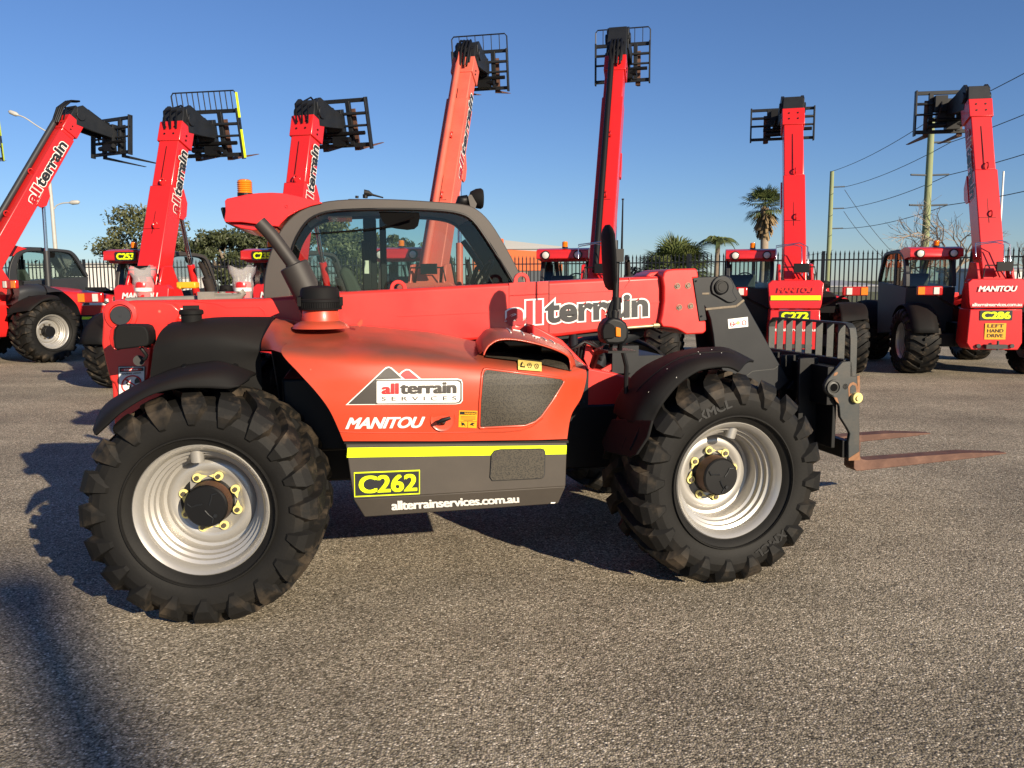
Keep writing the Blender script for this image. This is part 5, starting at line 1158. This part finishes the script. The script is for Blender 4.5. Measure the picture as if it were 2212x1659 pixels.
m0 = machine('large telehandler with dark grey cab and body at the left, long red boom', 27, (150, 262), wheel=(105, 782), sc=1.15, guard=False, pipe='dark_grey', ct=-4, cab_mat='dark_grey', body_mat='dark_grey', sleeve=.9, forkmat='arm_grey', lines=False)
machine('telehandler cut off by the left edge, only its raised yellow-edged carriage showing', -14, (-78, 255), pivot=(-470, 14.5), guard='dense', ct=8, lines=False)

# ---------------------------------------------------------------- perimeter fence
fence = empty('palisade_fence', (0, 0, 0)); tag(fence, 'black steel palisade fence with pointed pales along the back of the yard', 'fence')
FP = [(-24, 36.6), (-6, 36.6), (4, 36.2), (9, 34.2), (15, 31.4), (19, 29.3), (24, 27.2)]
FT = 2.45
def fence_pt(s):
    for (a, b_) in zip(FP[:-1], FP[1:]):
        l_ = math.hypot(b_[0] - a[0], b_[1] - a[1])
        if s <= l_ or b_ == FP[-1]: return V((a[0] + (b_[0] - a[0]) * s / l_, a[1] + (b_[1] - a[1]) * s / l_, 0)), math.atan2(b_[1] - a[1], b_[0] - a[0])
        s -= l_
s, total = 0.0, sum(math.hypot(b_[0] - a[0], b_[1] - a[1]) for a, b_ in zip(FP[:-1], FP[1:]))
PW = 2.64
while s < total:
    mb = MB(); p0, a0 = fence_pt(s); p1, _ = fence_pt(min(s + PW, total))
    for k in range(16):
        p, a = fence_pt(s + .08 + PW * k / 16); R_ = Matrix.Rotation(a, 3, 'Z')
        mb.box(p + V((0, 0, 1.40)), (.050, .020, 2.6), R=R_); x_ = R_ @ V((1, 0, 0)); c = p + V((0, 0, 2.7))
        y_ = R_ @ V((0, 1, 0))
        mb.add([c - x_ * .035 - y_ * .008, c + x_ * .035 - y_ * .008, c + x_ * .035 + y_ * .008, c - x_ * .035 + y_ * .008, c + V((0, 0, .17))], [(0, 1, 4), (1, 2, 4), (2, 3, 4), (3, 0, 4), (3, 2, 1, 0)])
    mb.build('fence_panel', 'fence_black', fence)
    for z in (.35, 2.50):
        d = (p1 - p0); mb = MB(); mb.box((p0 + p1) / 2 + V((0, .03, z)), (d.length, .03, .05), R=Matrix.Rotation(math.atan2(d.y, d.x), 3, 'Z')); mb.build('rail', 'fence_black', fence)
    mb = MB(); mb.box(p0 + V((0, .07, 1.42)), (.10, .10, 2.85), rz=a0); mb.build('post', 'fence_black', fence)
    s += PW

# ---------------------------------------------------------------- trees beyond the fence
def leaf_quads(mb, c, n, r, size, rng, flat_=.75):
    for _ in range(n):
        while True:
            q = V((rng.uniform(-1, 1), rng.uniform(-1, 1), rng.uniform(-1, 1)))
            if q.length < 1: break
        p = c + V((q.x * r, q.y * r, q.z * r * flat_)); a = V((rng.gauss(0, 1), rng.gauss(0, 1), rng.gauss(0, 1))).normalized(); b_ = a.orthogonal().normalized()
        b_.rotate(Matrix.Rotation(rng.uniform(0, 6.28), 3, a)); cc = a.cross(b_); s1 = size * rng.uniform(.6, 1.3); s2 = s1 * .38
        mb.add([p - b_ * s1, p + cc * s2, p + b_ * s1, p - cc * s2], [(0, 1, 2, 3)])
def gum(u, vtop, Y, wpx, label, seed, mt='leaf_gum', dens=1.0, asp=.62):
    rng = random.Random(seed); top = atY(u, vtop, Y); wd = wpx / FPX * Y / 2; base = V((top.x, Y, 0))
    t = empty('tree', base); tag(t, label, 'tree', 'trees beyond the fence')
    H = top.z; ch = max(H * asp, 2.5) / 2; cz = H - ch
    mb = MB(); lim = []
    mb.tube([V((0, 0, -.1)), V((rng.uniform(-.2, .2), 0, cz * .5)), V((rng.uniform(-.3, .3), 0, cz)), V((0, 0, H - .8))], [.24, .19, .13, .04], n=8)
    mc = MB()
    nb = int(26 * dens + 8)
    for i in range(nb):
        th = rng.uniform(0, 6.28); ph = rng.uniform(-.85, 1.0); rr_ = rng.uniform(.55, 1.0); rad_ = math.sqrt(max(0, 1 - ph * ph * .8))
        c = V((math.cos(th) * wd * rad_ * rr_ * .85, math.sin(th) * wd * rad_ * rr_ * .8, cz + ph * ch * .86))
        if i < 12: mb.tube([V((0, 0, cz * .7 + .02 * i)), V((c.x * .5, c.y * .5, (cz * .8 + c.z) / 2)), c], [.07, .045, .015], n=5)
        br = rng.uniform(.24, .40) * min(wd, 2.2)
        for _ in range(3): leaf_quads(mc, c + V((rng.gauss(0, br * .5), rng.gauss(0, br * .5), rng.gauss(0, br * .3))), int(62 * dens), br * .75, .12, rng)
    mb.build('trunk', 'bark', t, smooth=60); mc.build('crown', mt, t, recalc=False)
gum(320, 448, 44, 215, 'grey-green tree behind the C253 machine, left of all trees', 1, dens=1.1)
gum(470, 502, 42, 120, 'dark bushy tree left of the C235 cab roof', 2, 'leaf_gum_dark')
gum(570, 482, 43, 170, 'dark tree directly behind the C235 machine', 3, 'leaf_gum_dark', 1.1)
gum(690, 478, 44, 210, 'tree seen through the left half of the nearest cab', 4, asp=.85, dens=1.4)
gum(775, 500, 45, 130, 'tree seen through the middle of the nearest cab', 5, asp=.85)
gum(858, 506, 47, 90, 'small round tree seen in the cab beside the pink-red boom', 6, 'leaf_gum_dark')
gum(940, 530, 46, 90, 'low tree hidden behind the pink-red boom', 8)
gum(1300, 600, 43, 90, 'low shrubby tree behind the tallest boom', 9, dens=.6)
gum(1385, 575, 45, 110, 'low dark shrub left of the low palm', 10, 'leaf_gum_dark', .7)

def frond(mc, c, th, el, ln, rng, droop=1.0, wd=.5, fan=True):
    d = V((math.cos(th) * math.cos(el), math.sin(th) * math.cos(el), math.sin(el))); side = d.cross(V((0, 0, 1))).normalized()
    p = c + d * ln * (.45 if fan else .1)
    if fan:                            # stalk and a folded fan of blades
        mc.add([c, c + side * .025, p + side * .02, p], [(0, 1, 2, 3)])
        up_ = side.cross(d)
        for k in range(-6, 7):
            a = k * .19; v_ = (d * math.cos(a) + side * math.sin(a)); l2 = ln * .62 * (1 - abs(k) * .03)
            m1 = p + v_ * l2 * .6 + up_ * .02 * (k % 2) - V((0, 0, .05 * droop * l2)); m2 = p + v_ * l2 - V((0, 0, .30 * droop * l2)); w_ = v_.cross(up_).normalized() * .045
            mc.add([p, m1 - w_, m2, m1 + w_], [(0, 1, 2, 3)])
    else:                              # feather frond
        pts = []
        for i in range(12):
            t = i / 11; pts.append(c + d * ln * t - V((0, 0, droop * ln * .75 * t * t)))
        for i in range(11):
            a_, b_ = pts[i], pts[i + 1]; dr = (b_ - a_).normalized(); sd = dr.cross(V((0, 0, 1))).normalized()
            for s_ in (-1, 1):
                for q in (0, .5):
                    o2 = a_.lerp(b_, q); l3 = wd * math.sin(PI * min(1, (i + q) / 11 + .12)); tip = o2 + sd * s_ * l3 + dr * l3 * .5 - V((0, 0, l3 * .5)); mc.add([o2, o2 + dr * .05, tip], [(0, 1, 2)])
        mc.tube(pts, .02, n=4)
def fan_palm(u, vtop, Y, label, crown_r, seed, n=70, skirt=True):
    rng = random.Random(seed); top = atY(u, vtop, Y); t = empty('palm_tree', (top.x, Y, 0)); tag(t, label, 'palm tree', 'palms beyond the fence'); cz = top.z - crown_r * .95
    mb = MB(); mb.tube([V((0, 0, -.1)), V((.05, 0, cz * .5)), V((0, 0, cz))], [.30, .24, .24], n=12); mb.build('trunk', 'bark_pale', t, smooth=60)
    mc = MB()
    for i in range(n): frond(mc, V((0, 0, cz)), rng.uniform(0, 6.28), rng.uniform(-.6, 1.45), crown_r * rng.uniform(.8, 1.15), rng, droop=rng.uniform(.5, 1.5))
    mc.build('crown', 'leaf_palm', t, recalc=False)
    if skirt:
        mc = MB()
        for i in range(90):
            th = rng.uniform(0, 6.28); z = cz - rng.uniform(.15, 1.2) * crown_r * .75; r0 = .25 + (cz - z) * .18 if False else .55 * crown_r * (1 - (cz - z) / (crown_r * .9)) + .28
            a_ = V((math.cos(th) * .2, math.sin(th) * .2, z + .3)); b_ = V((math.cos(th) * r0, math.sin(th) * r0, z - .55)); w_ = V((-math.sin(th), math.cos(th), 0)) * rng.uniform(.06, .14)
            mc.add([a_, a_ + w_, b_ + w_ * 1.4, b_], [(0, 1, 2, 3)])
        mc.build('dead_fronds', 'dead_frond', t, recalc=False)
fan_palm(1654, 393, 52, 'tall fan palm with a skirt of dead fronds left of the C272 boom', 1.65, 11, n=56)
fan_palm(1462, 503, 44, 'low spreading palm left of the C272 cab', 2.3, 12, n=150, skirt=False)
fan_palm(1428, 548, 42, 'small fan palm at the left foot of the low spreading palm', 1.0, 15, n=40, skirt=False)
t = empty('palm_tree', (atY(1545, 600, 43).x, 43, 0)); tag(t, 'feathery palm arching over beside the C272 cab roof', 'palm tree', 'palms beyond the fence')
mb = MB(); zc2 = atY(1545, 515, 43).z - .3; mb.tube([V((0, 0, 0)), V((.1, 0, zc2))], [.16, .12], n=8); mb.build('trunk', 'bark', t, smooth=60)
mc = MB(); rng = random.Random(5)
for i in range(16): frond(mc, V((.1, 0, zc2)), i * .39 + .1, rng.uniform(.5, 1.2), 1.7, rng, droop=1.1, wd=.55, fan=False)
mc.build('crown', 'leaf_palm', t, recalc=False)
# bare tree
def bare(u, vtop, Y, label, seed, spread=1.0):
    rng = random.Random(seed); top = atY(u, vtop, Y); H = top.z; t = empty('bare_tree', (top.x, Y, 0)); tag(t, label, 'tree', 'bare trees beyond the fence'); mb = MB(); tw_ = MB()
    def br(p, d, l, r, k):
        pts = [p]; q = p; dd = d
        for i in range(3):
            dd = (dd + V((rng.gauss(0, .13), rng.gauss(0, .13), rng.gauss(0, .06) + .03))).normalized(); q = q + dd * l / 3; pts.append(q)
        (mb if k > 3 else tw_).tube(pts, [r, r * .85, r * .7, r * .55], n=5 if k > 3 else 3, cap=False)
        if k > 0:
            for i in range(rng.choice((2, 3, 3))): 
                a = rng.uniform(.3, .75) * spread; ax_ = dd.orthogonal().normalized(); ax_.rotate(Matrix.Rotation(rng.uniform(0, 6.28), 3, dd)); nd = dd.copy(); nd.rotate(Matrix.Rotation(a, 3, ax_)); br(pts[-1] if i else pts[2], nd, l * rng.uniform(.68, .85), r * .64, k - 1)
    br(V((0, 0, 0)), V((0, 0, 1)), H * .25, .15, 6)
    mb.build('trunk', 'bark_pale', t, smooth=60); tw_.build('twigs', 'bark_pale', t)
bare(2062, 345, 38, 'leafless tree between the green pole and the C286 boom', 21, 1.15)
bare(1985, 430, 40, 'smaller leafless tree left of the green pole nearest the C286 cab', 22, 1.2)
bare(2185, 470, 42, 'leafless tree at the right edge beside the flagpole', 23, 1.1)

# ---------------------------------------------------------------- poles, wires, lamps
PL_ = [(atY(1797.5, 370, 60), 'weathered green timber power pole left of the leafless trees'), (atY(2013, 256, 40), 'green timber power pole rising beside the C286 fork carriage')]
PL_.append((PL_[1][0] * 2 - PL_[0][0], 'green timber power pole beyond the right edge of the picture'))
hs = (0, -1.1, -2.6, -4.0)
for k, (p, lb_) in enumerate(PL_):
    z = PL_[1][0].z if k else p.z
    if k == 2: z = PL_[1][0].z * 1.0
    t = empty('power_pole', (p.x, p.y, 0)); tag(t, lb_, 'power pole', 'timber power poles'); mb = MB(); mb.tube([V((0, 0, -.2)), V((0.0, 0, z))], [.19, .14], n=14); mb.build('pole', 'timber', t, smooth=50)
    for j, h_ in enumerate(hs[1:]):
        for sx in ((-1, 1) if k == 1 and j else (1,)):
            q = MB(); q.tube([V((0, 0, z + h_)), V((sx * .9, -.1, z + h_ + .02))], .045, n=8); q.build('insulator', 'shed_dark', t)
PT = []
for k, (p, _) in enumerate(PL_):
    z = PL_[1][0].z if k else p.z
    PT.append([V((p.x + (.9 if h_ else 0), p.y - .1, z + h_)) for h_ in hs])
def sag(a, b_, s_, n=12): return [a.lerp(b_, i / n) - V((0, 0, s_ * 4 * (i / n) * (1 - i / n))) for i in range(n + 1)]
nm = ('top', 'second', 'third', 'lowest')
for j in range(4):
    mb = MB(); mb.tube(sag(PT[0][j], PT[1][j], .25) + sag(PT[1][j], PT[2][j], .2)[1:], .018, n=5)
    tag(mb.build('power_line', 'wire'), '%s of the four power lines strung between the timber poles' % nm[j], 'cable', 'power lines')
mb = MB(); mb.tube(sag(PT[0][1] + V((0, 0, -.2)), V((PT[0][0].x + 9, 66, 2.4)), .5), .018, n=5); tag(mb.build('service_cable', 'wire'), 'upper thin cable sloping down to the right from the farther pole', 'cable', 'service cables')
mb = MB(); mb.tube(sag(PT[0][2] + V((0, 0, -.2)), V((PT[0][0].x + 7, 64, 2.6)), .5), .018, n=5); tag(mb.build('service_cable', 'wire'), 'lower thin cable sloping down to the right from the farther pole', 'cable', 'service cables')
mb = MB(); mb.tube(sag(atY(1800, 540, 70), atY(1480, 560, 75), .6), .02, n=4); tag(mb.build('service_cable', 'wire'), 'faint cable behind the palms running left from the farther pole', 'cable', 'service cables')
# street lamp at the left
lx = atY(116, 470, 45); t = empty('street_lamp', (lx.x, 45, 0)); tag(t, 'tall pale steel street lamp with two arms behind the dark grey cab', 'street lamp')
zt_ = atY(110, 290, 45).z; mb = MB(); mb.tube([V((0, 0, 0)), V((-.05, 0, zt_ * .6)), V((-.12, 0, zt_))], [.13, .10, .06], n=12); mb.build('pole', 'galvanised', t, smooth=50)
def arm_(pp, m_head, lens):
    P = [atY(u, v, 45) - V((lx.x, 45, 0)) for u, v in pp]; mb = MB(); mb.tube(cr_interp(P, 10), .035, n=8); mb.build('arm', 'galvanised', t, smooth=50)
    d = (P[-1] - P[-2]).normalized(); mb = MB(); mb.tube([P[-1], P[-1] + d * .15, P[-1] + d * .45, P[-1] + d * .55], [.05, .12, .11, .04], n=12); mb.build('lantern', m_head, t, smooth=60)
arm_([(110, 292), (100, 284), (80, 272), (55, 255), (40, 249)], 'galvanised', 1); arm_([(117, 452), (122, 444), (135, 439), (150, 438)], 'galvanised', 1)
fl_ = atY(2168, 370, 35); t = empty('flagpole', (fl_.x, 35, 0)); tag(t, 'thin white flagpole at the right edge behind the C286 boom', 'pole'); mb = MB(); mb.tube([V((0, 0, 0)), V((0, 0, fl_.z))], [.06, .035], n=10); mb.build('pole', 'white', t, smooth=50)

# ---------------------------------------------------------------- buildings
def shed(label, u0, u1, vt, Y, dpt, mwall, mroof, roof_h=.35, nd=0):
    a, b_ = atY(u0, vt, Y), atY(u1, vt, Y); H = a.z; W_ = b_.x - a.x; t = empty('building', ((a.x + b_.x) / 2, Y + dpt / 2, 0)); tag(t, label, 'building')
    mb = MB(); mb.box((0, 0, H / 2), (W_, dpt, H)); mb.build('wall', mwall, t)
    mb = MB(); mb.hexa([V((-W_ / 2 - .2, -dpt / 2 - .2, H)), V((W_ / 2 + .2, -dpt / 2 - .2, H)), V((W_ / 2 + .2, dpt / 2 + .2, H)), V((-W_ / 2 - .2, dpt / 2 + .2, H)), V((-W_ / 2 - .2, -dpt / 2 - .2, H + .12)), V((W_ / 2 + .2, -dpt / 2 - .2, H + .12)), V((W_ / 2 + .2, dpt / 2 + .2, H + roof_h)), V((-W_ / 2 - .2, dpt / 2 + .2, H + roof_h))]); mb.build('roof', mroof, t)
    for k in range(nd):
        x = -W_ / 2 + W_ * (k + .5) / nd; mb = MB(); mb.box((x, -dpt / 2 - .03, H * .38), (W_ / nd * .5, .06, H * .6)); mb.build('roller_door', 'shed_dark', t)
    return t, H, W_
shed('long white walled warehouse behind the fence at the left', 60, 245, 572, 70, 15, 'wall_white', 'roof_grey', .2)
b1, H1, W1 = shed('low brown and orange industrial building right of the nearest cab', 1020, 1215, 539, 62, 12, 'wall_brown', 'roof_grey', .15, 2)
def par(name, l, m, y_):
    mb = MB(); mb.prism([V((-W1 / 2 + W1 * a, -6.0 - y_, H1 * c)) for a, c in l], (0, y_, 0)); mb.build(name, m, b1)
par('orange_fascia', [(0, .62), (1.0, .62), (1.0, .72), (.72, .96), (.35, 1.0), (.35, 1.18), (0, 1.3)], 'wall_orange', .12)
par('grey_fascia', [(.36, 1.0), (.72, .96), (1.0, .72), (1.0, 1.04), (.36, 1.16)], 'roof_grey', .10)
shed('long low grey shed far beyond the fence at the right', 1690, 1905, 620, 120, 15, 'shed_dark', 'roof_grey', .9)
shed('distant pale warehouse right of the C286 machine', 2150, 2330, 585, 90, 12, 'wall_white', 'roof_grey', .5)
shed('flat dark shed far off between the tallest boom and the palms', 1240, 1480, 606, 110, 12, 'wall_brown', 'shed_dark', .3)
# unseen tall pole inferred behind the camera: its shadow crosses the lower left of the yard
tip = atz(40, 1275); k_ = 42.0; pb = tip + SUN * (k_ / math.hypot(SUN.x, SUN.y))
t = empty('unseen_pole', (pb.x, pb.y, 0)); tag(t, 'tall unseen pole behind the camera, inferred from its shadow', 'light pole')
mb = MB(); mb.tube([V((0, 0, 0)), V((0, 0, pb.z))], [.24, .20], n=12); mb.build('pole', 'galvanised', t, smooth=50)
mb = MB(); mb.box((0, 0, pb.z), (.45, .3, .3)); mb.build('pole_head', 'dark_grey', t)
# yellow case and bagged filters among the machines
def at_m(u, v, Y): return atY(u, v, Y)
mb = MB(); c = at_m(406, 616, 11.6); mb.box(c, (.27, .16, .09)); mb.box(c + V((-.09, -.0, -.03)), (.05, .17, .05)); tag(mb.build('tool_case', 'yellow', bevel=.02), 'yellow plastic case lying on the bonnet right of the C253 boom', 'case')
for (u, Y, lb_) in ((311, 11.7, 'clear plastic bag tied over a red filter left of the C253 boom foot'), (526, 11.6, 'clear plastic bag tied over a red filter near the nearest exhaust')):
    c = at_m(u, 648, Y); t = empty('bagged_filter', c); tag(t, lb_, 'filter', 'bagged filters')
    mb = MB(); mb.lathe([(-.08, .09), (.10, .09), (.13, .11), (.22, .11), (.25, .10), (.26, 0)], ax='Z', n=24); mb.build('filter', 'red_clean', t, smooth=40)
    mb = MB(); mb.lathe([(.12, .115), (.17, .115)], ax='Z', n=24); mb.build('band', 'white', t, smooth=40)
    rng = random.Random(3); mb = MB(); rows = []
    for z_, r_ in ((-.05, .10), (.02, .11), (.12, .13), (.22, .135), (.30, .13), (.38, .17), (.46, .20)):
        rows.append([V((math.cos(a) * r_ * rng.uniform(.9, 1.12), math.sin(a) * r_ * rng.uniform(.8, 1.1) * .8, z_ + (rng.uniform(-.04, .04) if z_ > .4 else 0))) for a in [2 * PI * i / 18 for i in range(18)]]); rows[-1].append(rows[-1][0])
    mb.grid(rows); mb.build('plastic_bag', 'bag_film', t, smooth=70)

rng = random.Random(9); mb = MB()
for _ in range(420):
    r_ = rng.uniform(2.3, 9.5); a = rng.uniform(-.62, .62); x, y = math.sin(a) * r_, math.cos(a) * r_; q = rng.uniform(.003, .008)
    c = V((x, y, q * .5)); mb.add([c + V((rng.uniform(.6, 1.2) * q * dx, rng.uniform(.6, 1.2) * q * dy, q * .6 * dz)) for dx, dy, dz in ((1, 0, 0), (0, 1, 0), (-1, 0, 0), (0, -1, 0), (0, 0, 1), (0, 0, -1))], [(0, 1, 4), (1, 2, 4), (2, 3, 4), (3, 0, 4), (1, 0, 5), (2, 1, 5), (3, 2, 5), (0, 3, 5)])
mat('grit', (0.12, 0.10, 0.08), 0.9, c2=(0.45, 0.38, 0.28), nscale=60)
tag(mb.build('loose_grit', 'grit'), kind='stuff')
